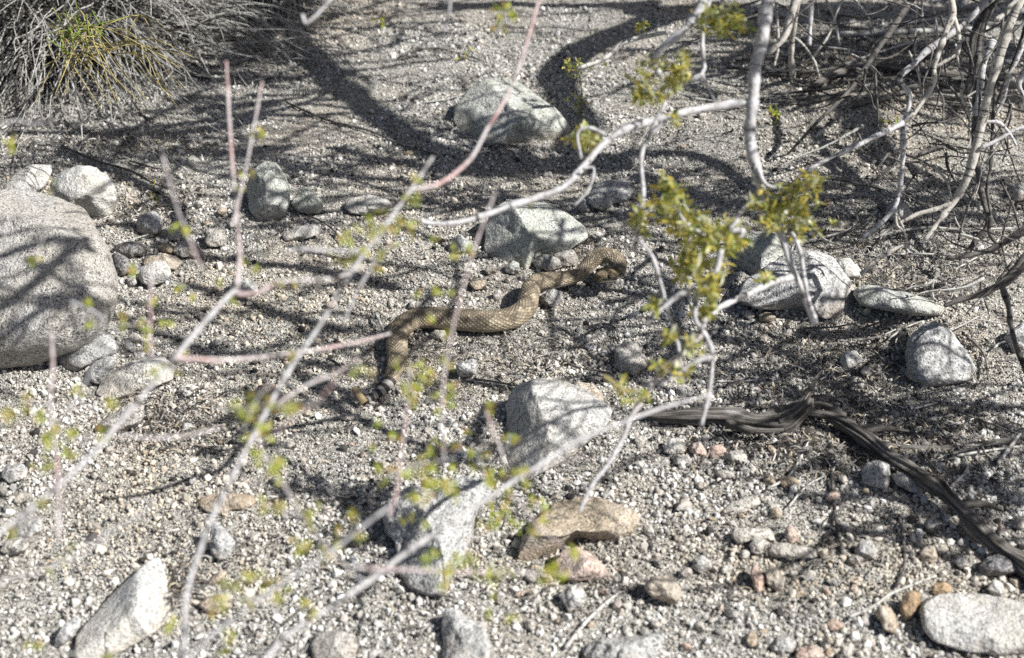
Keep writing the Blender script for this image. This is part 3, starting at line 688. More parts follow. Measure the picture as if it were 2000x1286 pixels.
def plain(name, c, rough=.6, spec=.3, bumps=None):
    b = NB(name); v = b.coords()
    cc = b.mix(b.noise(v, 300, 2), c, tuple(x * .72 for x in c)); b.l(cc, b.b.inputs['Base Color'])
    b.b.inputs['Roughness'].default_value = rough; b.b.inputs['Specular IOR Level'].default_value = spec
    if bumps: b.l(b.bump(b.noise(v, bumps, 2), .002, .6), b.b.inputs['Normal'])
    return b.m
M['scales'] = snake_mat()
M['tail_white'] = plain('tail_white_scales', (.46, .44, .40), .6, .3, 500)
M['tail_black'] = plain('tail_black_scales', (.05, .046, .04), .55, .3, 500)
def head_mat():
    b = NB('head_scales'); v = b.coords(); vo = b.voro(v, 420)
    c = b.ramp(b.noise(v, 75, 2), [(.40, (.10, .075, .04)), (.50, (.30, .24, .145)), (.62, (.44, .37, .25))])
    c = b.mix(b.ramp(vo.outputs['Distance'], [(.35, (0, 0, 0)), (.6, (.7, .7, .7))]), c, (.07, .05, .03))
    b.l(c, b.b.inputs['Base Color']); b.b.inputs['Roughness'].default_value = .5
    b.l(b.bump(b.math('SUBTRACT', 1.0, vo.outputs['Distance']), .003, .9), b.b.inputs['Normal']); return b.m
M['head'] = head_mat()
M['eye'] = plain('dark_eye', (.012, .01, .008), .12, .6)
M['rattle'] = plain('rattle_horn', (.52, .41, .23), .45, .4)
M['lip'] = plain('pale_lip_scales', (.50, .44, .34), .55, .3, 420)

# px, py, height of the body axis above the ground, half width, half height  (metres)
K3 = gdepth(950, 620) * KPX
SP = [(711, 786, .010, 6, 6), (720, 779, .009, 7, 7), (740, 768, .010, 9, 9), (757, 752, .012, 11, 11), (768, 728, .016, 15, 13.5), (776, 700, .019, 19, 16), (775, 670, .021, 21, 18),
      (783, 642, .022, 22, 19), (812, 624, .023, 23, 21), (855, 622, .024, 24, 22), (905, 626, .024, 24.5, 22.5), (955, 629, .024, 24, 22), (1000, 622, .025, 23, 22),
      (1027, 602, .030, 21, 21), (1034, 575, .036, 20, 20), (1046, 554, .038, 20, 19), (1075, 549, .032, 19, 18), (1105, 545, .028, 17, 16), (1130, 537, .030, 15, 14), (1146, 522, .040, 15, 14),
      (1160, 507, .052, 18, 16), (1181, 500, .058, 19, 17), (1201, 506, .058, 18, 16), (1209, 521, .052, 16, 14), (1203, 533, .046, 14, 12)]
snake = empty('rattlesnake', gp(900, 640))
tag(snake, 'tan scaly rattlesnake stretched across the sand with raised head and banded tail', 'snake')
def snake_body():
    P = np.array([gp(a, b_, z) for a, b_, z, _, _ in SP]); W = np.array([c for *_, c, _ in SP]) * K3; H = np.array([c for *_, c in SP]) * K3
    # head: from the neck towards the camera's left, snout last
    hd = at(1166, 540, gdepth(1203, 533, .046) - .040) - P[-1]; hd = hd / np.linalg.norm(hd)
    HP = [(.012, 17, 12), (.021, 23, 14.5), (.031, 23, 15), (.042, 19, 13.5), (.051, 15, 11.5), (.056, 11, 9)]
    nb = len(P)
    P = np.vstack([P] + [P[nb - 1] + hd * t + np.array([0, 0, -.10 * t]) for t, _, _ in HP]); W = np.append(W, [a * K3 for _, a, _ in HP]); H = np.append(H, [b_ * K3 for _, _, b_ in HP])
    sub = 12
    P2, W2 = resample(P, W, sub); _, H2 = resample(P, H, sub)
    for k in range(3):                                   # even out the bends
        P2[1:-1] = .25 * P2[:-2] + .5 * P2[1:-1] + .25 * P2[2:]
        W2[1:-1] = .25 * W2[:-2] + .5 * W2[1:-1] + .25 * W2[2:]
    n = len(P2); SD = 28
    T = np.gradient(P2, axis=0); T /= np.linalg.norm(T, axis=1)[:, None]
    seg = np.concatenate([[0], np.cumsum(np.linalg.norm(np.diff(P2, axis=0), axis=1))])
    V = []; frames = []
    for i in range(n):
        A = np.cross(T[i], (0, 0, 1.0)); A /= np.linalg.norm(A); B = np.cross(A, T[i]); frames.append((A, B))
        for j in range(SD):
            t = 2 * math.pi * j / SD                     # 0 = belly
            cs, sn = -math.cos(t), math.sin(t)
            hh = H2[i] * (cs if cs > 0 else cs * .82)
            V.append(P2[i] + A * sn * W2[i] + B * hh)
    F = []; U = []; mi = []
    tail = seg[sub * 3 + 4]
    for i in range(n - 1):
        vm = .5 * (seg[i] + seg[i + 1])
        if vm < tail:
            m = 1 if int(vm / (tail / 9.0)) % 2 == 1 else 2
        elif i >= (nb - 1) * sub - 2: m = 3
        else: m = 0
        for j in range(SD):
            k = (j + 1) % SD
            F.append((i * SD + j, i * SD + k, (i + 1) * SD + k, (i + 1) * SD + j))
            U += [(j / SD, seg[i]), ((j + 1) / SD, seg[i]), ((j + 1) / SD, seg[i + 1]), (j / SD, seg[i + 1])]
            mm = m
            if m == 3 and (j < 7 or j >= SD - 7): mm = 4
            if m == 3 and j in (7, 8, SD - 9, SD - 8): mm = 2
            mi.append(mm)
    for i in (0, n - 1):
        c = len(V); V.append(P2[i] + (T[i] if i else -T[i]) * W2[i] * .55)
        for j in range(SD):
            k = (j + 1) % SD
            F.append((i * SD + k, i * SD + j, c) if i == 0 else (i * SD + j, i * SD + k, c)); U += [(0, 0)] * 3; mi.append(2 if i == 0 else 3)
    mesh_obj('body', np.array(V), F, [M['scales'], M['tail_white'], M['tail_black'], M['head'], M['lip']], snake, True, uvs=U, midx=mi)
    # eyes on the sides of the head
    ih = (nb - 1) * sub + int(sub * 3.9); A, B = frames[ih]
    for sg in (-1, 1):
        c = P2[ih] + A * sg * W2[ih] * .80 + B * H2[ih] * .48
        Vi, Fi = ICOS[3]
        mesh_obj('eye', Vi * .0048 + c, Fi, M['eye'], snake, True)
    return P2, hd
SNAKE_PTS, HD = snake_body()
def rattle():
    a = gp(711, 788, .010); tip = gp(692, 788, .010); b_ = at(691, 757, gdepth(692, 788) - .012)
    V = []; F = []; N = 8; SD = 14; ax = b_ - a; L = np.linalg.norm(ax); ax /= L
    A = np.cross(ax, FWD); A /= np.linalg.norm(A); B = np.cross(ax, A)
    prof = []
    for k in range(N):
        rr = (9.0 - 3.2 * k / N) * K3
        for t, f in ((0, .78), (.25, 1.0), (.6, 1.0), (.9, .80)): prof.append(((k + t) / N * L, rr * f))
    prof.append((L * 1.02, .0015))
    for h, r_ in prof:
        for j in range(SD):
            t = 2 * math.pi * j / SD; V.append(a + ax * h + A * math.cos(t) * r_ + B * math.sin(t) * r_ * .75)
    for i in range(len(prof) - 1):
        for j in range(SD):
            k = (j + 1) % SD; F.append((i * SD + j, i * SD + k, (i + 1) * SD + k, (i + 1) * SD + j))
    F.append(tuple(range(SD))[::-1]); F.append(tuple(range((len(prof) - 1) * SD, len(prof) * SD)))
    mesh_obj('rattle', np.array(V), F, M['rattle'], snake, True)
rattle()
LAND += [(690, 785, 30, 25, "the snake's rattle"), (1185, 540, 40, 40, "the snake's head"), (930, 640, 110, 25, "the middle of the snake"),
         (1420, 815, 150, 30, "the dead log's thick end"), (1820, 960, 110, 90, "the dead log's sloping limb")]
SNK = [(a, b_) for a, b_, *_ in SP]

# ------------------------------------------------------------------ loose stones between the rocks: each one an object
PROTO = {}
def proto(kind, k):
    key = (kind, k)
    if key in PROTO: return PROTO[key]
    rg = np.random.default_rng(hash(kind) % 1 + k * 13 + len(kind))
    V, F = ICOS[3]; Q = V.copy()
    for _ in range(9):
        n = rg.normal(size=3); n /= np.linalg.norm(n); off = rg.uniform(.55, .85); d = Q @ n - off; m = d > 0; Q[m] -= n * (d[m] * .92)[:, None]
    sx = {'rounded': (1, .95, .85), 'flat': (1.15, 1, .45), 'angular': (1, .85, .75), 'long': (1.5, .75, .65)}[kind]
    Q *= 1 + .10 * vnoise(Q * 1.7 + k * 9.1, 31)[:, None] + .04 * vnoise(Q * 5 + k * 3.1, 32)[:, None]
    Q = Q / np.abs(Q).max() * np.array(sx)
    PROTO[key] = (Q, F); return PROTO[key]
CW = {'white': 'white', 'grey': 'grey', 'tan': 'tan', 'pink': 'pinkish', 'speckle': 'speckled', 'rust': 'rusty', 'dark': 'dark grey'}
def relation(px, py):
    res = []
    for lx, ly, rx, ry, ph in LAND:
        dx, dy = px - lx, py - ly
        d = math.hypot(dx / (rx + 60), dy / (ry + 60) * 1.2)
        if abs(dx) / (rx + 20) > abs(dy) / (ry + 15): rel = 'right of' if dx > 0 else 'left of'
        else: rel = 'in front of' if dy > 0 else 'behind'
        res.append((d, rel, ph, math.hypot(dx, dy) - (rx if rel in ('right of', 'left of') else ry)))
    res.sort(); return res
USED = {}
def loose_stone(px, py, rpx, mat, kind):
    d = gdepth(px, py); q = CAM + ray(px, py) * d; r_ = rpx * d * KPX
    Q, F = proto(kind, rnd.randrange(6)); a = rnd.uniform(0, 6.28); ca, sa = math.cos(a), math.sin(a); tl = rnd.uniform(-.35, .35)
    P = Q @ np.array([[1, 0, 0], [0, math.cos(tl), -math.sin(tl)], [0, math.sin(tl), math.cos(tl)]]).T @ np.array([[ca, -sa, 0], [sa, ca, 0], [0, 0, 1]]).T * r_
    zr = np.abs(P[:, 2]).max()
    z0 = hz(q[0], q[1])
    P = P + np.array([q[0], q[1], z0 + zr * .82])
    o = mesh_obj('pebble' if rpx < 9 else 'stone', P, F, M[mat], None, True, loc=(q[0], q[1], z0))
    size = 'tiny' if rpx < 6.5 else 'small' if rpx < 9.5 else 'fist-wide' if rpx > 15 else 'mid-sized'
    noun = 'pebble' if rpx < 9 else 'stone'
    lab = None
    for dd, rel, ph, gap in relation(px, py)[:5]:
        how = 'just ' if gap < 22 else '' if gap < 70 else 'some way '
        l_ = f'{size} {kind} {CW[mat]} {noun} {how}{rel} {ph}'
        if l_ not in USED: lab = l_; break
    lab = lab or l_
    USED[lab] = USED.get(lab, 0) + 1
    tag(o, lab, noun, 'loose stones scattered over the gravel')
def free(px, py, r_):
    if any(x0 - r_ * .4 < px < x1 + r_ * .4 and y0 - r_ * .3 < py < y1 + r_ * .5 for x0, y0, x1, y1 in ROCKBOX): return False
    if any(math.hypot(px - a, (py - b_)) < 34 + r_ for a, b_ in SNK): return False
    return all(math.hypot(px - a, (py - b_) * 1.2) > (r_ + c) * 1.15 for a, b_, c in PUT)
PUT = []
def spread(n, x0, y0, x1, y1, rlo, rhi, pal=('white', 'white', 'white', 'grey', 'tan', 'white', 'speckle', 'grey', 'pink')):
    c = 0; tr = 0
    while c < n and tr < n * 30:
        tr += 1
        px, py = rnd.uniform(x0, x1), rnd.uniform(y0, y1); r_ = rlo + (rhi - rlo) * rnd.random() ** 2.2
        if free(px, py, r_):
            PUT.append((px, py, r_)); c += 1
            loose_stone(px, py, r_, rnd.choice(pal), rnd.choice(['rounded', 'angular', 'angular', 'flat', 'long']))
spread(52, 1330, 870, 1990, 1280, 7, 17)
spread(38, 0, 860, 760, 1280, 6.5, 14)
spread(30, 900, 1080, 1480, 1280, 7, 16)
spread(24, 640, 440, 1320, 980, 5.5, 11)
spread(22, 200, 400, 800, 860, 5.5, 11)
spread(26, 200, 400, 480, 860, 6, 15, ('grey', 'white', 'speckle', 'tan', 'white'))
spread(34, 1200, 860, 1990, 1280, 7, 18, ('white', 'white', 'white', 'tan', 'grey'))
spread(14, 1250, 570, 1990, 860, 5.5, 11)
spread(14, 250, 200, 1950, 420, 5, 9, ('white', 'tan', 'white', 'pink', 'grey'))

# ------------------------------------------------------------------ plants
GREENS = [(.38, .40, .10), (.50, .48, .12), (.58, .50, .12), (.24, .28, .07), (.64, .52, .12), (.54, .57, .28), (.64, .64, .44)]
BRIGHT = [(.50, .62, .07), (.62, .66, .10), (.44, .54, .08), (.68, .58, .14), (.40, .44, .12), (.62, .42, .16)]
def foliage(mb, c, rad, n, L=.012, W=.0042, pal=GREENS, spread_z=.8):
    c = np.asarray(c, float); k = max(1, n // 7)
    cs = c + nr.normal(size=(k, 3)) * rad * .5 * np.array([1, 1, spread_z])
    for i in range(n):
        q = cs[i % k]; d = nr.normal(size=3); d /= np.linalg.norm(d)
        nn = nr.normal(size=3); l_ = L * nr.uniform(.6, 1.35)
        col = np.array(pal[nr.integers(len(pal))]) * nr.uniform(.75, 1.25)
        mb.leaf(q + d * rad * .12 * nr.random(), d, nn, l_, W * nr.uniform(.7, 1.3), col)
def path(pts, d, z=False):             # pixel points with depths -> 3-D points;  d a number or (first, last)
    n = len(pts); ds = np.full(n, d) if not isinstance(d, tuple) else np.linspace(d[0], d[1], n)
    return np.array([at(p[0], p[1], dd) for p, dd in zip(pts, ds)])
def branch(parent, pts, d, r0, r1, mat='bark', name='branch', leaves=(), lump=.28, sides=7, pal=GREENS, L=.014, W=.0055):
    if parent.name.startswith(('bare_shrub', 'background_shrub')): r0 *= .84; r1 *= .84
    P = path(pts, d); dm = d if not isinstance(d, tuple) else sum(d) / 2
    mb = MB(); mb.tube(P, np.linspace(r0, r1, len(P)) * dm * KPX * .85, sides, lump)
    o = mb.build(name, M[mat], parent)
    if leaves:
        lb = MB()
        for lx, ly, lr, ln in leaves: foliage(lb, at(lx, ly, dm + rnd.uniform(-.03, .03)), lr * dm * KPX, int(ln * 1.6), L, W, pal)
        lb.build('foliage', M['leaf'], o)
    return o

# -- the pale-barked shrub whose crown overhangs the scene from the right
SH = {}
rb = empty('desert_shrub', (1.95, 2.35, hz(1.95, 2.35)))
tag(rb, 'pale-barked desert shrub with olive yellow leaves hanging into the upper right', 'shrub')
D1 = 2.18
branch(rb, [(1510, -90), (1497, 10), (1488, 80), (1474, 140), (1470, 200), (1464, 265), (1474, 325), (1488, 372), (1502, 415), (1528, 465), (1545, 520), (1568, 572), (1592, 632)], (2.16, 2.20), 17, 6, 'bark', 'stem', [(1545, 395, 42, 130), (1570, 365, 26, 50), (1510, 425, 40, 110), (1560, 440, 30, 60)], sides=10)
branch(rb, [(1540, 440), (1562, 490), (1570, 540), (1580, 590), (1592, 622)], D1, 5.5, 5, 'bark')
branch(rb, [(1478, 198), (1435, 203), (1390, 210), (1330, 222), (1262, 240), (1205, 262), (1165, 295), (1135, 330), (1100, 365), (1045, 388), (1000, 402), (950, 420), (900, 434), (858, 438), (818, 432)], (2.18, 2.05), 10, 6, 'bark', 'branch', [(1320, 240, 14, 14), (1150, 272, 26, 34), (1030, 395, 8, 6)], sides=8)
branch(rb, [(1395, -40), (1365, 20), (1340, 55), (1305, 85), (1282, 108), (1276, 122), (1292, 150)], 2.12, 11, 7, 'bark', 'branch', [(1395, 45, 42, 110), (1430, 40, 26, 50), (1300, 150, 48, 130), (1260, 185, 24, 40), (1340, 125, 20, 34)], sides=8)
branch(rb, [(1392, -30), (1372, 70), (1376, 130), (1372, 148), (1395, 195)], 2.2, 6, 4, 'bark')
branch(rb, [(1372, 145), (1345, 160), (1318, 174)], 2.2, 6, 5, 'bark')
branch(rb, [(1374, 146), (1362, 178)], 2.2, 4, 3, 'bark')
branch(rb, [(1300, 200), (1284, 232), (1270, 262), (1300, 236)], 2.1, 5, 5, 'bark')
branch(rb, [(1270, 262), (1252, 305), (1256, 380), (1248, 440), (1240, 488)], 2.12, 6, 5, 'bark', 'branch', [(1250, 420, 20, 30), (1256, 455, 18, 24)])
branch(rb, [(1180, 262), (1150, 250), (1128, 262), (1135, 310)], 2.08, 5, 3, 'bark', 'branch', [(1140, 268, 22, 34)])
branch(rb, [(1138, 330), (1160, 330), (1150, 370), (1122, 402)], 2.1, 4, 3, 'bark')
branch(rb, [(1490, 378), (1462, 400), (1436, 425)], 2.19, 7, 5, 'bark')
branch(rb, [(1480, 330), (1495, 360), (1520, 368)], 2.17, 6, 3, 'bark')
branch(rb, [(1440, 430), (1425, 450), (1452, 452), (1440, 470)], 2.05, 8, 5, 'bark', 'branch', [(1385, 480, 62, 250), (1330, 420, 36, 90), (1310, 370, 26, 60), (1420, 460, 30, 60), (1340, 520, 36, 80), (1290, 400, 18, 24)], L=.016, W=.0055)
branch(rb, [(1318, 405), (1335, 430), (1360, 450), (1400, 470)], 2.05, 5, 5, 'bark')
branch(rb, [(1408, 490), (1398, 530), (1365, 570), (1357, 610), (1362, 632), (1385, 668), (1391, 702), (1388, 745), (1381, 785), (1370, 830)], 2.0, 7, 5, 'bark', 'branch', [(1385, 560, 26, 50), (1365, 610, 18, 26), (1398, 590, 14, 18)])
branch(rb, [(1546, 543), (1510, 552), (1460, 575), (1408, 600), (1380, 622), (1372, 640)], (2.18, 2.02), 8, 6, 'bark', 'branch', [(1505, 542, 16, 14)])
branch(rb, [(1388, 698), (1365, 705), (1335, 722), (1312, 738), (1285, 748), (1255, 752)], 2.0, 6, 5, 'bark')
branch(rb, [(1370, 656), (1345, 680), (1310, 708), (1280, 742), (1255, 780), (1230, 815)], 1.98, 6, 6, 'bark_pink', 'branch', [(1350, 680, 22, 30), (1290, 715, 14, 14), (1335, 730, 18, 22)])
branch(rb, [(1230, 815), (1215, 860), (1185, 910), (1155, 950), (1132, 1000)], (1.98, 1.95), 6, 4, 'bark')
branch(rb, [(1352, 562), (1322, 580), (1290, 605), (1262, 632)], 2.0, 6, 5, 'bark', 'branch', [(1275, 600, 16, 20), (1300, 660, 14, 18)])
branch(rb, [(1250, 470), (1275, 505), (1292, 560), (1305, 610), (1322, 665), (1328, 700), (1335, 775)], 2.02, 5, 4, 'bark')
branch(rb, [(1396, 560), (1398, 605)], 2.02, 4, 3, 'green_stem', 'twig')

# -- second, bare shrub at the far right with dead drooping limbs
rd = empty('bare_shrub', (2.05, 3.0, hz(2.05, 3.0)))
tag(rd, 'leafless cream-barked shrub with crooked drooping limbs at the right edge', 'shrub')
D2 = 2.72
KPX_ = KPX
branch(rd, [(2015, -60), (1988, 10), (1965, 65), (1950, 120), (1930, 185), (1915, 250), (1900, 310), (1888, 350), (1870, 385)], (2.66, 2.76), 15, 10, 'bark_warm', 'stem', sides=10)
branch(rd, [(1872, 380), (1858, 402), (1838, 425), (1822, 448), (1806, 468)], 2.76, 9, 7, 'bark_warm')
branch(rd, [(1862, 396), (1830, 408), (1795, 418), (1765, 432), (1740, 445), (1718, 462)], 2.76, 7, 5, 'bark_warm')
branch(rd, [(1853, -30), (1860, 25), (1850, 55), (1838, 90), (1825, 130), (1822, 165), (1790, 215), (1765, 240)], 2.66, 10, 6, 'bark_warm')
branch(rd, [(1862, 30), (1872, 65), (1872, 100), (1858, 112), (1830, 130)], 2.66, 7, 6, 'bark_warm')
branch(rd, [(1960, -20), (1920, 12), (1885, 45), (1845, 75), (1810, 100), (1780, 130), (1757, 152), (1774, 178), (1776, 205), (1764, 245), (1764, 290), (1762, 330), (1756, 375), (1746, 408), (1715, 440), (1688, 462)], 2.72, 9, 6, 'bark', sides=8)
branch(rd, [(1765, 240), (1720, 262), (1672, 285), (1630, 305), (1590, 325), (1555, 350)], (2.66, 2.6), 8, 5, 'bark')
branch(rd, [(1760, 292), (1735, 302), (1722, 318), (1712, 332)], 2.7, 5, 3, 'bark_warm')
branch(rd, [(1752, 250), (1725, 262), (1700, 280), (1690, 288)], 2.66, 4, 3, 'bark_warm')
branch(rd, [(1745, 412), (1762, 440), (1772, 470)], 2.72, 5, 2, 'bark_warm')
branch(rd, [(1750, 420), (1752, 440), (1768, 458), (1770, 500)], 2.72, 4, 2, 'bark_warm')
branch(rd, [(2000, -10), (1975, 10), (1965, 25), (1945, 40)], 2.6, 6, 7, 'bark_warm')
branch(rd, [(1925, 238), (1950, 240), (1972, 262), (1985, 285)], 2.72, 6, 4, 'bark')
branch(rd, [(1915, 290), (1945, 276), (1975, 258), (2010, 245)], 2.72, 5, 6, 'bark')
branch(rd, [(1930, 175), (1908, 178), (1888, 190)], 2.72, 4, 3, 'bark_warm')
branch(rd, [(1880, 160), (1878, 190), (1890, 215), (1895, 240)], 2.74, 4, 2, 'bark_warm')
branch(rd, [(2010, 60), (1985, 120), (1970, 150), (1962, 190), (1945, 225)], 2.7, 6, 4, 'bark')
branch(rd, [(2010, 130), (1990, 160), (2000, 190)], 2.7, 9, 6, 'bark')
branch(rd, [(1765, 480), (1745, 488), (1710, 510), (1682, 535)], 2.7, 5, 6, 'bark_warm', 'twig')
branch(rd, [(1775, 100), (1795, 150), (1798, 195)], 2.8, 3, 2, 'dry_stem', 'twig')

# -- dark dead stems standing behind it
dd = empty('dead_shrub', gp(1935, 470)); tag(dd, 'tangle of dark dead stems rooted behind the cream-barked limbs at right', 'dead shrub')
branch(dd, [(1955, -20), (1925, 40), (1912, 100), (1906, 200), (1905, 290), (1915, 360), (1922, 395), (1935, 435)], (3.3, 3.1), 9, 8, 'bark_dark', 'stem')
branch(dd, [(1930, 10), (1902, 70), (1898, 130), (1888, 185)], 3.3, 9, 7, 'bark_dark', 'stem')
branch(dd, [(1940, 80), (1920, 130), (1912, 185), (1905, 225)], 3.2, 8, 7, 'bark', 'stem')
branch(dd, [(1945, 160), (1938, 250), (1935, 320), (1928, 370), (1935, 420)], 3.1, 4, 3.5, 'bark_dark', 'stem')
branch(dd, [(1932, 425), (1925, 452), (1905, 470), (1888, 500)], 3.05, 7, 8, 'bark_dark', 'root')
branch(dd, [(1935, 425), (1932, 455), (1945, 475), (1955, 500)], 3.02, 5, 3, 'bark_dark', 'root')
branch(dd, [(1908, 360), (1885, 420), (1872, 470)], 3.1, 3, 3, 'bark_dark', 'stem')
branch(dd, [(2010, 445), (1968, 470), (1930, 490), (1885, 500), (1850, 505)], 2.95, 9, 6, 'bark_dark', 'root')
branch(dd, [(2010, 500), (1985, 530), (1955, 555), (1915, 575), (1870, 588), (1845, 598)], 2.75, 13, 5, 'wood', 'root', sides=10)
branch(dd, [(1958, 560), (1970, 600), (1975, 640), (1990, 690), (2005, 730)], 2.6, 7, 6, 'bark_dark', 'root')
branch(dd, [(2005, 45), (1985, 105), (1960, 170), (1925, 250)], 3.3, 4, 3, 'bark_dark', 'stem')
LAND.append((1920, 490, 60, 40, 'the dark dead stems at right'))

# -- single thin dead stem leaning at upper right, and pale stems rising behind the trunk
t_ = empty('dead_branch', gp(1540, 300)); tag(t_, 'long thin dark striped dead stem leaning diagonally at upper right', 'stem')
P = np.array([gp(1538, 302, 0.0), at(1600, 235, 3.42), at(1660, 175, 3.44), at(1715, 95, 3.46), at(1760, 30, 3.48), at(1800, -30, 3.5)])
mb = MB(); mb.tube(P, np.array([2.5, 3.5, 5, 6, 7, 7]) * 3.45 * KPX, 7, .12); mb.build('stem', M['bark_dark'], t_)
mb = MB(); mb.tube(np.array([at(1565, 278, 3.42), at(1545, 262, 3.40), at(1533, 258, 3.4)]), np.array([2, 1.6, 1]) * 3.4 * KPX, 5, .1); mb.build('twig', M['bark_dark'], t_)
t2 = empty('background_shrub', gp(1560, 150)); tag(t2, 'pale upright stems of a farther shrub rising just right of the hanging trunk', 'shrub')
branch(t2, [(1500, 105), (1530, 75), (1545, 30), (1562, -30)], 3.7, 9, 11, 'bark_warm', 'stem')
branch(t2, [(1548, 152), (1545, 100), (1552, 40), (1560, -10)], (3.85, 3.7), 8, 7, 'bark_warm', 'stem')
branch(t2, [(1580, 90), (1583, 40), (1586, -20)], 3.6, 6, 6, 'bark', 'stem')
branch(t2, [(1512, 130), (1520, 90), (1518, 40), (1512, -20)], 3.8, 4, 4, 'dry_stem', 'stem')
branch(t2, [(1525, 62), (1560, 80), (1588, 115), (1600, 150)], 3.8, 3.5, 3, 'dry_stem', 'twig')
branch(t2, [(1590, 110), (1618, 70), (1632, 30), (1650, -10)], 3.8, 3, 3, 'dry_stem', 'twig')
for i, (px, py, tx, ty) in enumerate([(1790, 165, 1795, -20), (1812, 95, 1800, -10), (1640, 90, 1610, -10), (1832, 85, 1815, -10), (1700, 40, 1652, -15)]):
    branch(t2, [(px, py), ((px + tx) / 2 + rnd.uniform(-6, 6), (py + ty) / 2), (tx, ty)], 3.9, 3, 2.5, 'dry_stem', 'twig')

# -- near, out-of-focus shrub across the lower left
rf = empty('foreground_shrub', (-.25, 1.15, hz(-.25, 1.15)))
tag(rf, 'blurred pinkish grey twiggy shrub with tiny lime leaves in the left foreground', 'shrub')
D3 = 1.62
def fb(pts, d, r0, r1, mat='bark_pink', leaves=(), name='branch'):
    d = tuple(q * .93 for q in d) if isinstance(d, tuple) else d * .93; r0 *= .62; r1 *= .62
    return branch(rf, pts, d, r0, r1, mat, name, [(a + rnd.uniform(-1, 1) * c, b_ + rnd.uniform(-1.2, 1.2) * c, c * 1.25, int(n * .45) + 3) for a, b_, c, n in leaves for _ in range(2)], pal=BRIGHT, L=.0068, W=.0032)
fb([(-60, 1085), (10, 1032), (120, 945), (190, 875), (235, 825), (290, 760), (345, 695), (395, 635), (440, 585), (465, 562)], (1.55, 1.72), 11, 9, 'bark')
fb([(462, 570), (468, 500), (464, 440), (455, 340), (448, 240), (442, 120)], (1.72, 1.9), 7, 5, 'bark_pink', [(468, 380, 10, 6), (462, 545, 20, 20)])
fb([(455, 440), (470, 375), (490, 280), (512, 160)], (1.78, 1.85), 5, 4, 'bark_pink', [(478, 335, 10, 6), (497, 260, 12, 8)])
fb([(462, 575), (500, 572), (550, 552), (610, 548), (660, 542), (712, 520)], (1.72, 1.8), 7, 6, 'bark_pink', [(570, 560, 12, 8), (665, 515, 22, 22)])
fb([(342, 700), (400, 703), (470, 702), (560, 692), (640, 680), (700, 668), (762, 652)], (1.65, 1.9), 8, 5, 'bark_pink', [(560, 700, 8, 5)])
fb([(345, 1330), (362, 1240), (362, 1170), (385, 1090), (415, 1010), (455, 930), (498, 845), (530, 785), (570, 715), (625, 635), (660, 575), (700, 512), (742, 455), (775, 410), (800, 375), (845, 308)], (1.55, 1.80), 11, 6, 'bark', [(500, 830, 34, 60), (720, 470, 34, 60), (790, 420, 28, 40), (735, 505, 18, 22), (770, 440, 22, 30)])
fb([(800, 372), (850, 362), (890, 338), (925, 302), (950, 255), (975, 215), (1000, 165), (1030, 80), (1058, -20)], (1.80, 1.95), 7, 7, 'bark_pink')
fb([(742, 470), (700, 490), (640, 490), (590, 487), (552, 492)], (1.76, 1.75), 6, 6, 'bark', [(690, 500, 16, 16)])
fb([(738, 500), (720, 530), (695, 575), (672, 628)], 1.78, 5, 5, 'bark')
fb([(540, 790), (600, 752), (655, 730), (700, 700)], (1.66, 1.72), 6, 4, 'bark_pink')
fb([(500, 1310), (560, 1242), (655, 1180), (725, 1132), (790, 1082), (850, 1042), (910, 1003), (1000, 942), (1060, 905), (1120, 865), (1200, 832), (1290, 798), (1392, 770)], (1.52, 1.85), 11, 6, 'bark', [(870, 960, 22, 30), (960, 1020, 24, 44), (1050, 1005, 28, 44), (800, 1010, 16, 14)])
fb([(330, 1320), (420, 1235), (500, 1175), (580, 1120), (650, 1075), (720, 1020), (760, 990)], (1.45, 1.5), 9, 6, 'bark', [(450, 1215, 26, 26), (540, 1160, 24, 26), (620, 1100, 28, 30), (680, 1040, 18, 18)])
fb([(500, 835), (515, 890), (550, 940), (590, 1010), (640, 1080)], (1.6, 1.5), 5, 4, 'bark_pink', [(510, 870, 18, 24), (545, 930, 18, 20), (600, 1000, 16, 14)])
fb([(-30, 1150), (60, 1120), (130, 1095), (165, 1078), (300, 985)], (1.3, 1.4), 5, 4, 'bark')
fb([(100, 650), (103, 720), (98, 800), (108, 880), (115, 960), (112, 1060)], (1.7, 1.55), 6, 6, 'bark_pink', [(98, 860, 24, 24), (130, 880, 18, 16), (85, 900, 18, 14)])
fb([(296, 520), (294, 580), (292, 640), (296, 700)], 1.66, 5, 6, 'bark_pink', [(310, 640, 16, 14), (330, 720, 18, 16), (300, 590, 10, 6)])
fb([(318, 305), (335, 370), (352, 425), (375, 480), (392, 525)], 1.6, 4, 4, 'bark_pink', [(362, 445, 10, 6)])
fb([(690, 1108), (760, 1112), (850, 1116), (930, 1118), (1010, 1118), (1120, 1122)], (1.5, 1.62), 6, 5, 'bark_pink', [(860, 1112, 24, 40), (900, 1118, 20, 36), (950, 1122, 20, 34), (1075, 1120, 20, 30), (1090, 1110, 12, 16)])
fb([(968, 375), (950, 420), (925, 490), (905, 560), (885, 640), (870, 720), (862, 800), (868, 900)], (1.72, 1.58), 4, 4, 'bark_pink', [(908, 505, 18, 16), (850, 580, 24, 20), (820, 690, 28, 34), (815, 750, 24, 30), (865, 640, 14, 10), (870, 790, 22, 30), (880, 860, 26, 40), (860, 940, 30, 60), (840, 900, 24, 30)])
fb([(800, 720), (795, 800), (785, 880), (775, 960), (760, 1010)], (1.62, 1.55), 5, 4, 'bark_pink', [(820, 770, 20, 20), (750, 870, 22, 16), (790, 930, 18, 16)])
fb([(985, 905), (975, 870), (962, 840), (948, 800)], 1.72, 5, 4, 'bark_pink', [(955, 800, 8, 8), (990, 850, 10, 8), (965, 930, 16, 20)])
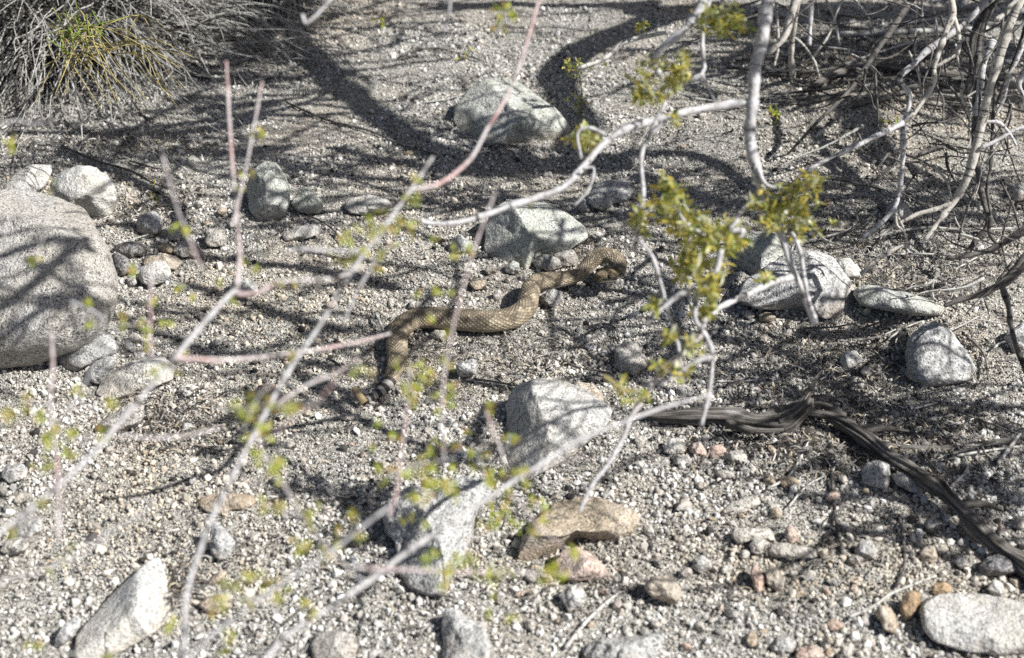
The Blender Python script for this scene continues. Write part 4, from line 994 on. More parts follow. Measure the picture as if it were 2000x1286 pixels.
fb([(988, 880), (996, 850)], 1.72, 5, 5, 'bark')
fb([(-20, 250), (30, 236), (60, 243), (100, 235)], 1.7, 5, 3, 'bark', [(20, 290, 12, 8), (5, 270, 12, 6)])
fb([(1180, 735), (1195, 745), (1215, 760), (1245, 765)], 1.9, 6, 5, 'orange_stem', [(1205, 755, 24, 34), (1240, 770, 18, 22)])
fb([(235, 850), (300, 856), (370, 850), (430, 836)], (1.58, 1.62), 6, 4, 'bark_pink')
fb([(590, 30), (600, 45), (635, 12), (655, -20)], 1.9, 7, 7, 'bark')
fb([(880, -20), (878, 20), (868, 60)], 1.9, 5, 4, 'bark')
fb([(985, 15), (978, 50), (960, 70)], 1.9, 4, 3, 'bark', [(985, 40, 22, 26), (990, 15, 18, 20)])
def wander(n, x0, y0, x1, y1, d0, d1):
    for _ in range(n):
        x, y = rnd.uniform(x0, x1), rnd.uniform(y0, y1); a = rnd.choice([-1.1, -.9, -.7, -.5, -1.5, .4, -.1]) + rnd.uniform(-.2, .2); L = rnd.uniform(90, 230); p = [(x, y)]
        for k in range(4): a += rnd.uniform(-.3, .3); x += math.cos(a) * L / 4; y += math.sin(a) * L / 4; p.append((x, y))
        fb(p, rnd.uniform(d0, d1), rnd.uniform(3, 5), 2.5, rnd.choice(['bark_pink', 'bark', 'dry_stem']), [(*p[k], 12, rnd.randrange(4, 14)) for k in rnd.sample(range(5), 2)], 'twig')
wander(16, -20, 760, 700, 1280, 1.25, 1.6)
wander(5, 740, 800, 1000, 1240, 1.5, 1.65)
wander(4, 60, 300, 500, 700, 1.6, 1.8)
# the stems come together out of view, below the frame
for px, py, d in ((-60, 1085, 1.55), (345, 1330, 1.55), (500, 1310, 1.52), (330, 1320, 1.45)):
    a = at(px, py, d * .93); b0 = WL[rf.name]
    mb = MB(); mb.tube(np.array([a, at(px - 170, max(py, 1290) + 260, d * .74), b0]), np.array([8, 10, 12]) * d * KPX, 7, .12); mb.build('stem', M['bark'], rf)

# -- fine grey tangle bush, upper left, and its neighbour
def tangle(name, label, px, py, rx, hgt, n, seed, stuff_n, sprig=None, r_=.0016, droop=1.0, sprig_at=None):
    rg = np.random.default_rng(seed); c0 = gp(px, py); root = empty(name, c0); tag(root, label, 'bush')
    def stem(L, spread_):
        a = rg.uniform(0, 2 * math.pi); e = rg.uniform(.35, 1.35); st = c0 + np.array([rg.normal() * rx * .22, rg.normal() * rx * .22, rg.uniform(0, .05)])
        d = np.array([math.cos(a) * math.cos(e), math.sin(a) * math.cos(e), math.sin(e)]); P = [st]; k = 8
        for i in range(k):
            d = d + rg.normal(size=3) * .20 + np.array([0, 0, -.13 * droop]); d /= np.linalg.norm(d); q = P[-1] + d * L / k
            gz = hz(q[0], q[1]) + .003
            if q[2] < gz: q[2] = gz; d[2] = abs(d[2]) * .2
            P.append(q)
        return np.array(P)
    for i in range(n):
        mb = MB(); P = stem(rx * rg.uniform(1.2, 2.1), 1); mb.tube(P, np.linspace(r_ * 1.7, r_ * .9, len(P)), 5, .1, sub=3); 
        for q in range(2):
            j = rg.integers(3, 7); e = P[j] + (P[j] - P[j - 1]) * 1.5 + rg.normal(size=3) * .05; e[2] = max(e[2], hz(e[0], e[1]) + .003); mb.tube(np.array([P[j], .5 * (P[j] + e) + rg.normal(size=3) * .01, e]), r_ * .8, 4, .0, sub=2)
        mb.build('stem', M['dry_stem'], root)
    mb = MB()
    for i in range(stuff_n):
        P = stem(rx * rg.uniform(.8, 1.95), 1); mb.tube(P, np.linspace(r_ * 1.1, r_ * .6, len(P)), 4, 0, sub=2)
    o = mb.build('twig_tangle', M['dry_stem'], root); o['kind'] = 'stuff'
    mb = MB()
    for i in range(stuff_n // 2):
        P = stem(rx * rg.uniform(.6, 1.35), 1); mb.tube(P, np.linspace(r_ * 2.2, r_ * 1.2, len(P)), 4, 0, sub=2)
    o = mb.build('shade_core', M['bark_dark'], root); o['kind'] = 'stuff'  # dark twigs added at the centre so the bush interior looks shaded
    return root, rg
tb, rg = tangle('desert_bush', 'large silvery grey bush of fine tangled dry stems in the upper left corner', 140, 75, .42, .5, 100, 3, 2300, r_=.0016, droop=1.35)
sp = MB(); gs = MB()
for i in range(34):
    a = at(rg.uniform(90, 240), rg.uniform(40, 130), 3.28 + rg.uniform(-.05, .1)); e = at(rg.uniform(60, 380), rg.uniform(90, 215), 3.26 + rg.uniform(-.1, .05)); m_ = .5 * (a + e) + np.array([0, 0, .04]) + rg.normal(size=3) * .02
    for q in (a, m_, e): q[2] = max(q[2], hz(q[0], q[1]) + .01)
    sp.tube(np.array([a, m_, e]), [.0018, .0016, .001], 4, 0, sub=4)
sp.build('orange_stems', M['orange_stem'], tb)
for i in range(30):
    a = at(rg.uniform(120, 195), rg.uniform(45, 110), 3.2 + rg.uniform(-.03, .05)); e = a + rg.normal(size=3) * np.array([.03, .03, .03]) + np.array([0, 0, .035])
    gs.tube(np.array([a, .5 * (a + e), e]), [.0016, .0014, .001], 4, 0, sub=2)
gs.build('green_sprigs', M['green_stem'], tb)
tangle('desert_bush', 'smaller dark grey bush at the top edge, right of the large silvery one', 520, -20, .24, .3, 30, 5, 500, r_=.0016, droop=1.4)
LAND.append((200, 150, 200, 90, 'the silvery tangled bush'))

# -- little green sprouts and the low leafy sprig right of the back rock
def sprout(px, py, h, n, label, pal=GREENS, lean=(0, 0)):
    c = gp(px, py); root = empty('sprout', c); tag(root, label, 'sprout'); mb = MB(); lb = MB()
    top = c + np.array([lean[0], lean[1], h]); mid = .5 * (c + top) + np.array([.008, 0, 0]); mb.tube(np.array([c - (0, 0, .01), mid, top]), [.0022, .0018, .0012], 5, .1)
    for i in range(n):
        t = rnd.uniform(.25, 1); q = c + (top - c) * t; foliage(lb, q + nr.normal(size=3) * .012, .012, 5, .012, .0045, pal)
    mb.build('stem', M['green_stem'], root); lb.build('foliage', M['leaf'], root)
sprout(1132, 230, .15, 14, 'thin upright leafy sprout right of the large rock at the back', lean=(-.01, 0))
lb = empty('fallen_branch', gp(1200, 100)); tag(lb, 'thin brown branch with small green leaves above the large rock at the back', 'branch')
branch(lb, [(1128, 134), (1165, 122), (1195, 106), (1215, 85), (1245, 75), (1300, 64)], (3.55, 3.6), 5, 5, 'dry_stem', 'branch', [(1110, 130, 14, 18), (1125, 128, 12, 12), (1252, 50, 14, 20), (1235, 62, 10, 8), (1180, 122, 10, 6)])
for px, py, h, n, l_ in [(905, 118, .03, 3, 'tiny green seedling on open sand behind the large rock at the back'), (1510, 245, .06, 4, 'thin green seedling right of the hanging trunk'), (300, 395, .02, 3, 'tiny green seedling behind the shaded stone cluster'),
                         (1730, 250, .03, 2, 'tiny green seedling by the long diagonal limb at right'), (740, 60, .05, 4, 'low brownish seedling at the top edge left of centre'), (965, 1030, .03, 3, 'small lime seedling between the blotchy rock and the wedge rock')]:
    sprout(px, py, h, n, l_, BRIGHT)

# ------------------------------------------------------------------ dead wood on the ground
def ground_path(pts, zs=None): return np.array([gp(p[0], p[1], (zs[i] if zs is not None else .01)) for i, p in enumerate(pts)])
lg = empty('dead_log', gp(1560, 835)); tag(lg, 'weathered grey forked dead log lying from centre right to the right edge', 'log')
mb = MB(); k = gdepth(1500, 810) * KPX
mb.tube(ground_path([(1255, 812), (1300, 815), (1360, 815), (1420, 818), (1480, 826), (1530, 822), (1565, 812)], [.012, .016, .018, .020, .022, .022, .022]), np.array([4, 11, 16, 18, 17, 18, 12]) * k, 40, .30, sub=10, ridge=.45); mb.build('trunk', M['wood'], lg)
mb = MB(); mb.tube(ground_path([(1522, 828), (1545, 816), (1566, 800), (1578, 782), (1586, 762)], [.02, .03, .045, .055, .065]), np.array([15, 20, 18, 13, 3]) * k, 32, .3, sub=9, ridge=.4); mb.build('knot_stub', M['wood'], lg)
mb = MB(); mb.tube(ground_path([(1575, 806), (1620, 815), (1680, 850), (1730, 888), (1790, 925), (1850, 970), (1900, 1025), (1950, 1070), (2000, 1105), (2060, 1150)], [.03, .03, .03, .03, .035, .035, .03, .025, .02, .02]), np.array([6, 9, 13, 12, 14, 11, 13, 13, 15, 16]) * k, 40, .30, sub=9, ridge=.45); mb.build('limb', M['wood'], lg)
for pts, rr in (([(1420, 826), (1470, 842), (1530, 840)], [9, 8, 3]), ([(1330, 806), (1400, 800), (1450, 812)], [3, 7, 3]), ([(1680, 842), (1720, 836), (1775, 842)], [9, 6, 2]), ([(1560, 812), (1600, 792), (1650, 812)], [10, 9, 6]),
               ([(1880, 985), (1925, 985), (1960, 1000)], [8, 5, 2]), ([(1820, 950), (1850, 925), (1872, 920)], [7, 4, 2])):
    mb = MB(); mb.tube(ground_path(pts, [.03, .034, .03]), np.array(rr) * k, 16, .25, ridge=.3); mb.build('side_fork', M['wood'], lg)
for pts, rr in (([(1572, 770), (1590, 745), (1608, 718)], [5, 3.5, 1.5]), ([(1585, 775), (1620, 768), (1640, 735)], [3, 2, 1])):
    mb = MB(); mb.tube(np.array([gp(a, b_, z) for (a, b_), z in zip(pts, (.09, .11, .12))]), np.array(rr) * k, 6, .15); mb.build('splinter', M['wood'], lg)
def stick(label, pts, r0, r1, mat='wood', z=.008, name='stick', group=None):
    d = gdepth(*pts[len(pts) // 2]) * KPX
    mb = MB(); mb.tube(ground_path(pts, [z] * len(pts)), np.linspace(r0, r1, len(pts)) * d, 7, .18)
    o = mb.build(name, M[mat], None); tag(o, label, 'stick', group)
stick('pale splintered stick lying under the sloping half of the dead log', [(1578, 840), (1620, 852), (1680, 862), (1740, 872), (1800, 878), (1880, 874), (1972, 862)], 7, 8)
stick('dark straight stick pointing down the slope below the dead log', [(1622, 868), (1625, 920), (1628, 980), (1636, 1030), (1645, 1080)], 4, 4, 'bark_dark')
stick('thin dark stick standing out left of the square tan stone', [(1756, 1005), (1765, 1060), (1766, 1110), (1752, 1145)], 3, 3, 'bark_dark')
stick('forked pale twig lying left of the knobbly cream stone', [(1660, 1205), (1705, 1185), (1740, 1160), (1790, 1140), (1828, 1125)], 3.5, 2.5, 'dry_stem')
stick('straight grey stick above the streaky grey ridged rock', [(1105, 1265), (1140, 1220), (1175, 1185), (1208, 1158)], 4, 3, 'dry_stem')
stick('bent dark twig right of the roundish grey stone', [(925, 740), (960, 745), (1000, 752), (1020, 757)], 2, 2, 'bark_dark')
stick('curved dark twig on sand below the snake head', [(1150, 640), (1175, 632), (1200, 640), (1210, 665)], 2.2, 1.6, 'bark_dark')
stick('long dark twig above the sunken speckled rock', [(1100, 705), (1130, 718), (1165, 724), (1195, 730)], 2.4, 1.8, 'bark_dark')
stick('short white twig standing by the left bend of the snake', [(733, 610), (740, 625), (748, 645)], 3, 2.5, 'dry_stem', .02)
stick('pale forked twig leaning on the snake neck and speckled stone', [(1048, 580), (1075, 566), (1092, 560), (1105, 548)], 2, 1.5, 'dry_stem', .03)
stick('long dark twig running from the silvery bush towards the stone cluster', [(120, 285), (190, 315), (250, 332), (300, 358), (340, 372)], 2.4, 1.6, 'bark_dark', .015)
stick('second dark twig beside the long one left of the egg-shaped rock', [(255, 315), (290, 325), (320, 332)], 2, 1.6, 'bark_dark')
stick('dark twig left of the large rock at the back', [(560, 200), (640, 235), (720, 255), (790, 285), (850, 300)], 2.5, 2, 'bark_dark')
stick('wavy thin twig on open sand at the top centre', [(780, 110), (830, 95), (880, 100), (940, 118)], 2.2, 1.6, 'bark_dark')
stick('pale straw stalks lying left of the large rock at the back', [(830, 200), (880, 192), (940, 172)], 2, 1.6, 'dry_stem')
stick('short dark stick on the sand mound at upper right', [(1795, 302), (1820, 292), (1852, 282)], 3.5, 3, 'bark_dark', .012)
stick('dark curved root lying beneath the long diagonal limb at right', [(1665, 205), (1700, 198), (1740, 188), (1790, 170)], 6, 5, 'bark_dark', .015)
stick('long weathered limb lying across the top right', [(1590, 168), (1640, 142), (1690, 128), (1760, 134), (1830, 145), (1900, 152), (1960, 150)], 7, 9, 'wood', .02)
stick('straight grey limb behind the weathered one at the top right', [(1640, 68), (1700, 66), (1770, 62), (1850, 60), (1930, 55)], 6, 5, 'dry_stem', .02)
for i, (pts, r_, mt, l_) in enumerate([
    ([(1480, 130), (1540, 142), (1600, 140)], 4, 'dry_stem', 'pale stick behind the hanging trunk, nearest the leaning striped stem'),
    ([(1420, 132), (1460, 136), (1520, 146), (1580, 152)], 3.5, 'bark_dark', 'dark stick crossing low behind the hanging trunk'),
    ([(1560, 205), (1620, 190), (1680, 170)], 4, 'bark_dark', 'dark stick in the litter right of the hanging trunk'),
    ([(1760, 175), (1820, 165), (1880, 180), (1930, 186)], 4, 'wood', 'grey stick in front of the long weathered limb at the top right'),
    ([(1640, 60), (1690, 75), (1735, 88)], 3, 'dry_stem', 'thin pale stick in deep shade near the top right'),
    ([(1880, 500), (1840, 498), (1780, 496), (1700, 500)], 2.5, 'dry_stem', 'thin straight stick in front of the grey round rock at right'),
    ([(1580, 470), (1640, 455), (1700, 430)], 2.4, 'dry_stem', 'thin pale stick right of the hanging trunk leaves'),
    ([(1720, 460), (1800, 445), (1880, 448), (1990, 446)], 3, 'dry_stem', 'long thin stick under the drooping limb tips at right'),
    ([(1560, 345), (1640, 352), (1720, 370)], 2.2, 'bark_dark', 'thin dark twig on sand right of the hanging trunk'),
    ([(1870, 890), (1920, 882), (1990, 872)], 3, 'dry_stem', 'thin pale stick right of the dead log at the right edge'),
    ([(1848, 960), (1890, 905), (1830, 830)], 2.4, 'dry_stem', 'curved pale twig behind the sloping half of the dead log'),
    ([(1950, 905), (1968, 880), (1992, 848)], 4.5, 'dry_stem', 'pale stick stub leaning at the right edge'),
    ([(1500, 955), (1545, 925), (1580, 860)], 2.6, 'dry_stem', 'thin pale twig left of the dark straight stick'),
    ([(1540, 990), (1575, 950), (1610, 930)], 2, 'dry_stem', 'tiny bent twig below the tan flat-topped stone'),
    ([(1738, 660), (1768, 640), (1800, 628)], 2.2, 'dry_stem', 'pale grass stalk left of the cone-shaped grey rock'),
    ([(1755, 690), (1750, 665), (1775, 645)], 2, 'dry_stem', 'curved grass stalk against the cone-shaped grey rock'),
    ([(1880, 650), (1920, 690), (1930, 740)], 2.6, 'bark_dark', 'dark twig right of the cone-shaped grey rock'),
    ([(1400, 745), (1440, 745), (1480, 742)], 2.4, 'dry_stem', 'straight straw stalk above the dead log'),
    ([(1860, 800), (1940, 830), (1990, 850)], 2.4, 'bark_dark', 'dark twig between the dead log and the right edge'),
    ([(560, 1215), (590, 1190), (620, 1170)], 2, 'bark_dark', 'short dark twig near the bottom left of centre'),
    ([(380, 870), (430, 880), (470, 872)], 2, 'bark_dark', 'thin dark twig under the blurred branches at left'),
    ([(640, 700), (660, 712), (672, 726)], 3, 'bark_dark', 'short dark curved twig left of the snake tail'),
    ([(250, 470), (300, 455), (340, 438)], 1.6, 'dry_stem', 'hair-thin straw across the shaded stone cluster'),
    ([(600, 420), (640, 440), (670, 470)], 2, 'bark_dark', 'thin dark twig right of the egg-shaped rock')]):
    stick(l_, pts, r_, r_ * .7, mt, .012, 'twig')

# ------------------------------------------------------------------ dry litter, uncountable
def litter():
    zones = [(1250, 640, 2000, 800, 900), (1280, 760, 2000, 960, 2600), (1400, 20, 2000, 220, 3600), (1500, 400, 2000, 640, 1000), (430, 0, 700, 200, 700), (200, 380, 420, 470, 300),
             (200, 740, 460, 900, 500), (1080, 460, 1180, 520, 260), (0, 250, 500, 330, 450), (600, 20, 1400, 330, 700), (700, 640, 1300, 780, 350), (0, 850, 2000, 1286, 800), (300, 1080, 420, 1200, 200)]
    mb = MB(); cols = [(.52, .50, .46), (.34, .32, .29), (.12, .11, .10), (.055, .05, .045), (.42, .36, .27), (.09, .08, .07)]
    for x0, y0, x1, y1, n in zones:
        for _ in range(n):
            u = (rnd.random() + rnd.random()) / 2; v_ = (rnd.random() + rnd.random()) / 2
            q = flat(x0 + (x1 - x0) * u, y0 + (y1 - y0) * v_); a = rnd.uniform(0, 6.28); L = rnd.uniform(.008, .030); wd = rnd.uniform(.0006, .0016)
            z = rnd.uniform(.003, .011); col = np.array(rnd.choice(cols)) * rnd.uniform(.8, 1.2); cv = rnd.uniform(-.5, .5)
            b = len(mb.V); h = hz(q[0], q[1])
            for i in range(4):
                t = i / 3 - .5; aa = a + cv * t * 2; c = np.array([q[0] + math.cos(aa) * L * t, q[1] + math.sin(aa) * L * t, h + z + .008 * rnd.uniform(-.3, .3) + (.004 if i in (1, 2) else 0)])
                s_ = np.array([-math.sin(aa), math.cos(aa), .4]) * wd
                mb.V += [c - s_, c + s_]; mb.C += [col, col]
            for i in range(3): mb.F.append((b + 2 * i, b + 2 * i + 1, b + 2 * i + 3, b + 2 * i + 2)); mb.U += [(0, 0)] * 4
    o = mb.build('plant_litter', M['litter'], None, loc=(0, 0, 0)); tag(o, 'shredded dry plant litter strewn over the gravel', 'litter', kind='stuff')
litter()

# ------------------------------------------------------------------ the shrubs' upper limbs, above the frame: they throw the shade
def overhead(root, pts, h, width, leaves=0, mat='bark', lr=.05, dep=None):
    """pts: where the limb's shade falls on the ground; the limb itself hangs h metres above, up the sun's ray"""
    hs = np.full(len(pts), h) if not isinstance(h, tuple) else np.linspace(h[0], h[1], len(pts))
    P = []
    for (a, b_), hh in zip(pts, hs):
        q = gp(a, b_) if dep is None else at(a, b_, dep); P.append(q + sd * (hh / sd[2]))
    mb = MB(); wd = np.full(len(P), width) if not isinstance(width, tuple) else np.linspace(width[0], width[1], len(P))
    mb.tube(np.array(P), wd, 8, .15); o = mb.build('limb', M[mat], root)
    if leaves:
        lb = MB()
        for _ in range(leaves):
            i = rnd.randrange(len(P) - 1); t = rnd.random(); foliage(lb, P[i] * (1 - t) + P[i + 1] * t + nr.normal(size=3) * lr, .03, 9, .013, .006)
        lb.build('foliage', M['leaf'], o)
    return o
oh = rb
# big curved bands at the top
overhead(oh, [(520, 90), (600, 120), (660, 165), (720, 215), (790, 265), (860, 300), (960, 318), (1080, 325), (1200, 318)], (1.25, 1.45), (.032, .050))
overhead(oh, [(1330, 20), (1250, 50), (1170, 82), (1110, 120), (1085, 160), (1105, 205), (1125, 250), (1110, 300)], (1.3, 1.35), (.046, .040))
overhead(oh, [(560, 20), (590, 95), (640, 150), (700, 200)], 1.3, .040)
overhead(oh, [(440, 130), (490, 100), (540, 40), (570, -20)], 1.35, .025, 40, lr=.09)
overhead(oh, [(20, 262), (180, 262), (280, 250), (380, 240), (470, 225), (540, 200)], 1.3, (.016, .008), 90, lr=.10)
overhead(oh, [(330, 300), (430, 300), (560, 290)], 1.3, .016, 30, lr=.06)
overhead(oh, [(860, 318), (1000, 330), (1180, 330)], 1.35, .030, 20)
overhead(oh, [(380, 215), (480, 205), (600, 190)], 1.35, (.02, .008), 20)
# streaks and dapples farther forward
overhead(oh, [(1150, 392), (1300, 382), (1420, 398), (1550, 392), (1700, 384), (1920, 402)], (1.2, .95), (.016, .010), 26)
overhead(oh, [(1240, 345), (1330, 372), (1430, 402), (1500, 440), (1600, 455)], 1.15, (.018, .012), 22)
overhead(oh, [(1220, 300), (1320, 300), (1400, 322), (1470, 372)], 1.2, .018, 14)
overhead(oh, [(1560, 420), (1680, 425), (1800, 412), (1960, 430)], .9, .012, 20)
overhead(oh, [(1655, 195), (1690, 250), (1730, 320)], 1.1, (.034, .028))
overhead(oh, [(1770, 320), (1830, 360), (1900, 400)], .95, .014, 6)
overhead(oh, [(1380, 20), (1500, 30), (1650, 22), (1820, 30), (2020, 20)], 1.4, .075, 60, lr=.09)
overhead(oh, [(1240, 20), (1340, 30), (1460, 52)], 1.4, .06, 20)
overhead(oh, [(1480, 100), (1620, 96), (1760, 100), (1900, 92), (2020, 98)], 1.3, .05, 40, lr=.06)
overhead(oh, [(1560, 165), (1700, 160), (1850, 172), (2000, 168)], 1.2, .022, 24, lr=.06)
overhead(oh, [(1280, 5), (1150, 12), (1000, 8), (860, 15)], 1.4, .022, 18)
overhead(oh, [(640, 290), (760, 315), (880, 335), (1000, 340)], 1.3, (.014, .02), 24)
overhead(oh, [(560, 330), (680, 345), (790, 352)], 1.35, .012, 16)
overhead(oh, [(300, 478), (420, 505), (560, 520), (680, 540), (770, 562)], 1.45, (.012, .017), 16)
overhead(oh, [(380, 560), (470, 585), (560, 620), (660, 645)], 1.45, (.010, .015), 14)
overhead(oh, [(230, 640), (320, 655), (430, 690), (560, 700), (700, 735)], 1.45, .010, 26)
overhead(oh, [(620, 745), (680, 770), (740, 780)], 1.4, .014, 24)
overhead(oh, [(560, 480), (660, 505), (780, 520), (900, 545)], 1.4, .007, 10)
overhead(oh, [(1045, 470), (1052, 520), (1058, 570), (1078, 630), (1082, 690)], 1.1, .006)
overhead(oh, [(860, 560), (815, 605), (770, 650), (700, 700)], 1.2, .008, 4, lr=.03)
overhead(oh, [(700, 770), (755, 735), (800, 690), (840, 660)], 1.2, .006)
overhead(oh, [(1080, 560), (1180, 566), (1290, 584)], 1.05, .013, 4)
overhead(oh, [(1020, 400), (1075, 440), (1085, 480), (1070, 520)], 1.1, .007, dep=gdepth(1040, 535) - .02)
overhead(oh, [(1010, 430), (1090, 450), (1170, 440)], 1.1, .007, dep=gdepth(1040, 535) - .02)
overhead(oh, [(1000, 780), (1080, 770), (1170, 800), (1260, 820)], 1.1, .0045, dep=gdepth(1040, 940) - .02)
overhead(oh, [(1010, 830), (1090, 790), (1180, 775)], 1.1, .004, dep=gdepth(1040, 940) - .02)
overhead(oh, [(1030, 900), (1090, 850), (1150, 840), (1220, 860)], 1.1, .0045, 3, dep=gdepth(1040, 940) - .02)
overhead(oh, [(1305, 545), (1318, 620), (1316, 690), (1260, 720)], 1.05, .013, 6)
overhead(oh, [(1090, 640), (1130, 665), (1160, 705), (1240, 745), (1330, 770)], 1.05, .009, 10)
overhead(oh, [(900, 745), (990, 760), (1060, 770)], 1.15, .008, 5)
overhead(oh, [(1390, 560), (1425, 545), (1450, 490)], 1.0, .012, 6)
overhead(oh, [(1400, 660), (1520, 690), (1600, 740), (1680, 790)], 1.0, .014, 26)
overhead(oh, [(1560, 650), (1640, 655), (1740, 640)], .95, .014, 14)
overhead(oh, [(1480, 760), (1620, 780), (1750, 800), (1900, 790), (2010, 800)], .95, .007, 24, lr=.08)
overhead(oh, [(1600, 900), (1700, 960), (1790, 990), (1900, 1060)], .95, .012, 20)
overhead(oh, [(1660, 900), (1760, 900), (1900, 940), (2020, 990)], .95, .016, 40)
overhead(oh, [(1640, 1040), (1760, 1060), (1880, 1100)], 1.0, .008, 14)
dB = gdepth(60, 722) - .06
overhead(oh, [(-60, 520), (20, 470), (90, 440), (150, 420), (230, 440)], 1.3, .009, 10, dep=dB)
overhead(oh, [(-60, 640), (20, 590), (90, 530), (150, 470), (230, 400)], 1.3, .012, 10, dep=dB)
overhead(oh, [(-60, 720), (40, 640), (110, 600), (230, 580)], 1.3, .008, 14, dep=dB)
overhead(oh, [(120, 300), (230, 340), (330, 400), (350, 460)], 1.4, .020, 26)
overhead(oh, [(240, 440), (300, 460), (360, 470)], 1.4, .016, 24)
overhead(oh, [(500, 230), (440, 250), (330, 262), (200, 270)], 1.35, .020, 26)
overhead(oh, [(920, 870), (940, 820), (960, 790)], 1.15, .012, 6)

def dapple(root, x0, y0, x1, y1, n, h, leaf_n=16, wd=.005, lr=.035, dep=None):
    """leafy twig ends of the crown, high above the ground patch they shade"""
    mb = MB(); lb = MB()
    for _ in range(n):
        q = (rnd.uniform(x0, x1), rnd.uniform(y0, y1)); q = gp(*q) if dep is None else at(*q, dep); c = q + sd * (h * rnd.uniform(.85, 1.2) / sd[2]); a = rnd.uniform(-.5, .5)
        d = np.array([math.cos(a), math.sin(a) * .8, rnd.uniform(-.3, .4)]) * rnd.uniform(.10, .24)
        mb.tube(np.array([c - d, c + nr.normal(size=3) * .015, c + d]), [wd * 1.3, wd, wd * .6], 5, .1, sub=3)
        for k in range(leaf_n // 8): foliage(lb, c + d * rnd.uniform(-1, 1) + nr.normal(size=3) * lr, .03, 8, .014, .006)
    o = mb.build('twigs', M['bark'], root); lb.build('foliage', M['leaf'], o)
dapple(rb, 230, 420, 720, 740, 16, 1.45)
dapple(rb, 1480, 660, 1740, 860, 18, .95, 24)
dapple(rb, 1740, 770, 2000, 870, 12, .95, 24)
dapple(rb, 1620, 860, 2000, 1060, 16, 1.0, 24)
dapple(rb, 1380, 0, 2000, 130, 44, 1.3, 40, .009, .06)
dapple(rb, 1450, 130, 2000, 215, 14, 1.2, 24, .008)
dapple(rb, 620, 285, 1100, 400, 18, 1.3, 24)
dapple(rb, 1130, 330, 1980, 470, 34, 1.1, 24)
dapple(rb, 60, 235, 560, 340, 30, 1.35, 24)
dapple(rb, 420, 0, 1250, 25, 16, 1.4, 24)
dapple(rb, 1080, 560, 1400, 760, 12, 1.1, 16)
dapple(rb, 560, 780, 740, 840, 6, 1.4, 16)
dapple(rb, 390, 0, 590, 210, 50, 1.35, 40, .009, .05)
# dead twigs in the shaded litter at the top right
for i in range(46):
    px, py = rnd.uniform(1400, 1990), rnd.uniform(8, 215); a = rnd.choice([rnd.uniform(-.25, .25), rnd.uniform(-.9, .9)]); L = rnd.uniform(30, 95)
    p = [(px - L * math.cos(a), py - L * .5 * math.sin(a)), (px + rnd.uniform(-8, 8), py + rnd.uniform(-4, 4)), (px + L * math.cos(a), py + L * .5 * math.sin(a))]
    stick('thin dead twig lying among others in the shaded litter at the top right', p, rnd.uniform(2, 4), 1.6, rnd.choice(['dry_stem', 'bark_dark', 'bark_dark', 'wood']), rnd.uniform(.008, .035), 'twig', 'dead twigs in the shaded litter')
for i in range(26):
    px, py = rnd.uniform(1580, 1990), rnd.uniform(430, 640) if i % 2 else rnd.uniform(640, 900); a = rnd.uniform(-1.2, 1.2); L = rnd.uniform(18, 60)
    p = [(px - L * math.cos(a), py - L * .6 * math.sin(a)), (px + rnd.uniform(-8, 8), py + rnd.uniform(-5, 5)), (px + L * math.cos(a), py + L * .6 * math.sin(a))]
    stick('thin dry twig lying loose in the litter near the right edge', p, rnd.uniform(1.6, 3), 1.2, rnd.choice(['dry_stem', 'bark_dark']), rnd.uniform(.008, .025), 'twig', 'dry twigs in the litter at right')

def shade_net(root, x0, y0, x1, y1, n, h, wd=.0045, dep=None):
    """bare forking twigs of the crown that throw a net of thin shadows"""
    mb = MB()
    for _ in range(n):
        q = (rnd.uniform(x0, x1), rnd.uniform(y0, y1)); q = gp(*q) if dep is None else at(*q, dep); p = q + sd * (h * rnd.uniform(.9, 1.25) / sd[2]); a = rnd.gauss(-.12, .45) + rnd.choice([0, math.pi]); P = [p]; el = rnd.uniform(-.12, .2)
        L = rnd.uniform(.25, .65); w_ = wd * rnd.uniform(.6, 1.5)
        for k in range(6):
            a += rnd.uniform(-.35, .35); d = np.array([math.cos(a), math.sin(a), el + rnd.uniform(-.15, .15)]); P.append(P[-1] + d * L / 6)
            if rnd.random() < .6:
                f = a + rnd.choice([-.7, .7]); l2 = rnd.uniform(.06, .16); e = P[-1] + np.array([math.cos(f), math.sin(f), rnd.uniform(-.1, .3)]) * l2
                mb.tube(np.array([P[-1], .5 * (P[-1] + e) + nr.normal(size=3) * .008, e]), [w_ * .6, w_ * .5, w_ * .35], 5, .1, sub=3)
        mb.tube(np.array(P), np.linspace(w_, w_ * .6, 7), 5, .1, sub=3)
    mb.build('bare_twigs', M['bark'], root)
shade_net(rb, 1100, 330, 1980, 480, 34, 1.0)
shade_net(rb, 1250, 560, 1700, 800, 16, .9)
shade_net(rb, 950, 680, 1400, 900, 8, 1.0)
shade_net(rb, 600, 290, 1150, 450, 36, 1.1, .006)
shade_net(rb, 60, 240, 620, 360, 16, 1.3, .006)
shade_net(rb, 400, 30, 640, 240, 22, 1.3, .009)
shade_net(rb, 230, 420, 720, 700, 14, 1.25, .005)
shade_net(rb, 1450, 840, 2000, 1080, 16, .95)
shade_net(rb, 1400, 10, 2000, 200, 46, 1.2, .010)
shade_net(rb, 600, 20, 1050, 250, 10, 1.3, .006)
shade_net(rb, -40, 400, 220, 690, 6, 1.3, .005, dep=dB)
dapple(rb, -40, 400, 220, 680, 6, 1.3, 24, .005, dep=dB)
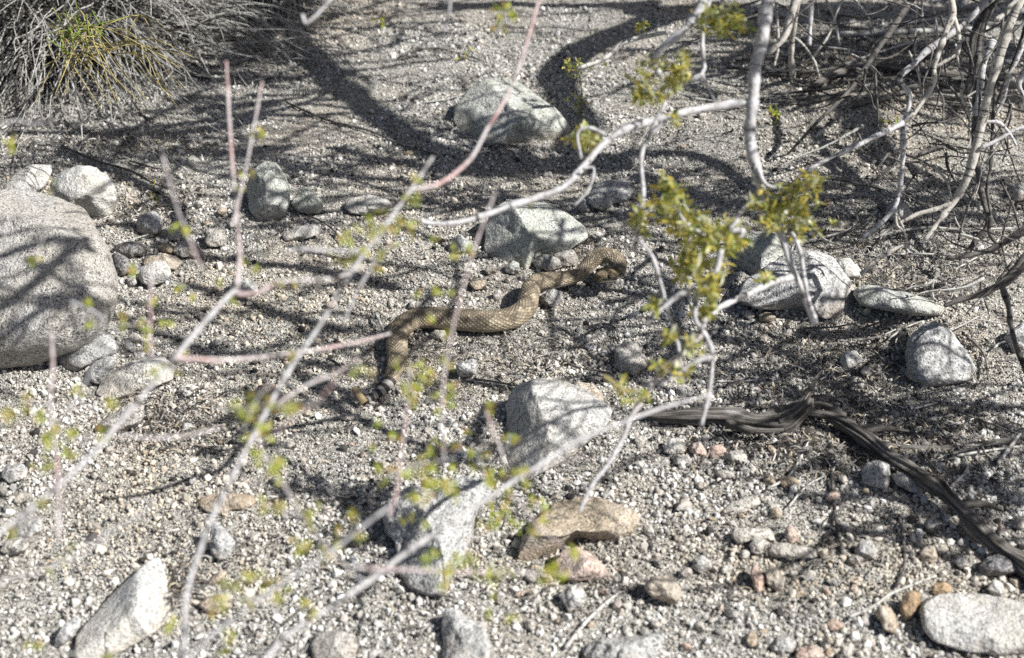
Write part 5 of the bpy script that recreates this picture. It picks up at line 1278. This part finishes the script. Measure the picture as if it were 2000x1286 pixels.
# the thicket at the upper right: fine crooked dead twigs
def thicket(root, n, x0, y0, x1, y1, d0, d1):
    for _ in range(n):
        x, y = rnd.uniform(x0, x1), rnd.uniform(y0, y1); d = min(rnd.uniform(d0, d1), gdepth(x, y) - .06); a = rnd.choice([1.57, 1.3, 1.9, .6, 2.5, 2.9, .2]) + rnd.uniform(-.3, .3); L = rnd.uniform(60, 190); p = [(x, y)]
        for k in range(4):
            a += rnd.uniform(-.45, .45); x += math.cos(a) * L / 4; y += math.sin(a) * L / 4; p.append((x, y))
        dm = min(d, min(gdepth(*q) for q in p) - .02)
        branch(root, p, dm, rnd.uniform(2, 4), 1.3, rnd.choice(['bark_dark', 'bark_dark', 'bark_dark', 'dry_stem']), 'twig', sides=5)
thicket(dd, 64, 1660, -20, 2010, 330, 2.9, 3.7)
thicket(dd, 14, 1820, 330, 2010, 560, 2.7, 3.1)
thicket(t2, 8, 1480, -20, 1700, 120, 3.5, 3.9)

# -- unseen leaf masses added overhead, left and behind to cut sky fill in shadows
def unseen_crown(root, boxes, n, L=.022, W=.011):
    for (x0, x1, y0, y1, z0, z1) in boxes:
        mb = MB(); lb = MB(); b0 = WL[root.name]; vol = (x1 - x0) * (y1 - y0) * (z1 - z0); k = int(n * vol)
        for _ in range(int(14 * vol) + 3):
            e = np.array([rnd.uniform(x0, x1), rnd.uniform(y0, y1), rnd.uniform(z0, z1)]); c = np.array([(x0 + x1) / 2, (y0 + y1) / 2, z0])
            mb.tube(np.array([c + nr.normal(size=3) * .05, .5 * (c + e) + nr.normal(size=3) * .05, e]), [.008, .005, .002], 6, .15, sub=4)
            foliage(lb, e, .16, k // (int(14 * vol) + 3), L, W, [(.10, .12, .03), (.14, .15, .035), (.08, .10, .02), (.18, .17, .04)])
        o = mb.build('limb', M['bark'], root); lb.build('foliage', M['leaf'], o)
unseen_crown(rf, [(-2.0, .35, .5, 2.0, 2.3, 3.0), (-2.2, .30, 2.0, 3.6, 2.25, 3.0), (-2.9, -1.75, .4, 2.4, .4, 2.3), (-3.3, -2.3, 2.4, 4.2, .3, 2.3)], 2600)
unseen_crown(t2, [(-1.6, 0.4, 4.9, 6.2, .6, 2.6), (.4, 2.8, 5.0, 6.2, .5, 2.6)], 1500)
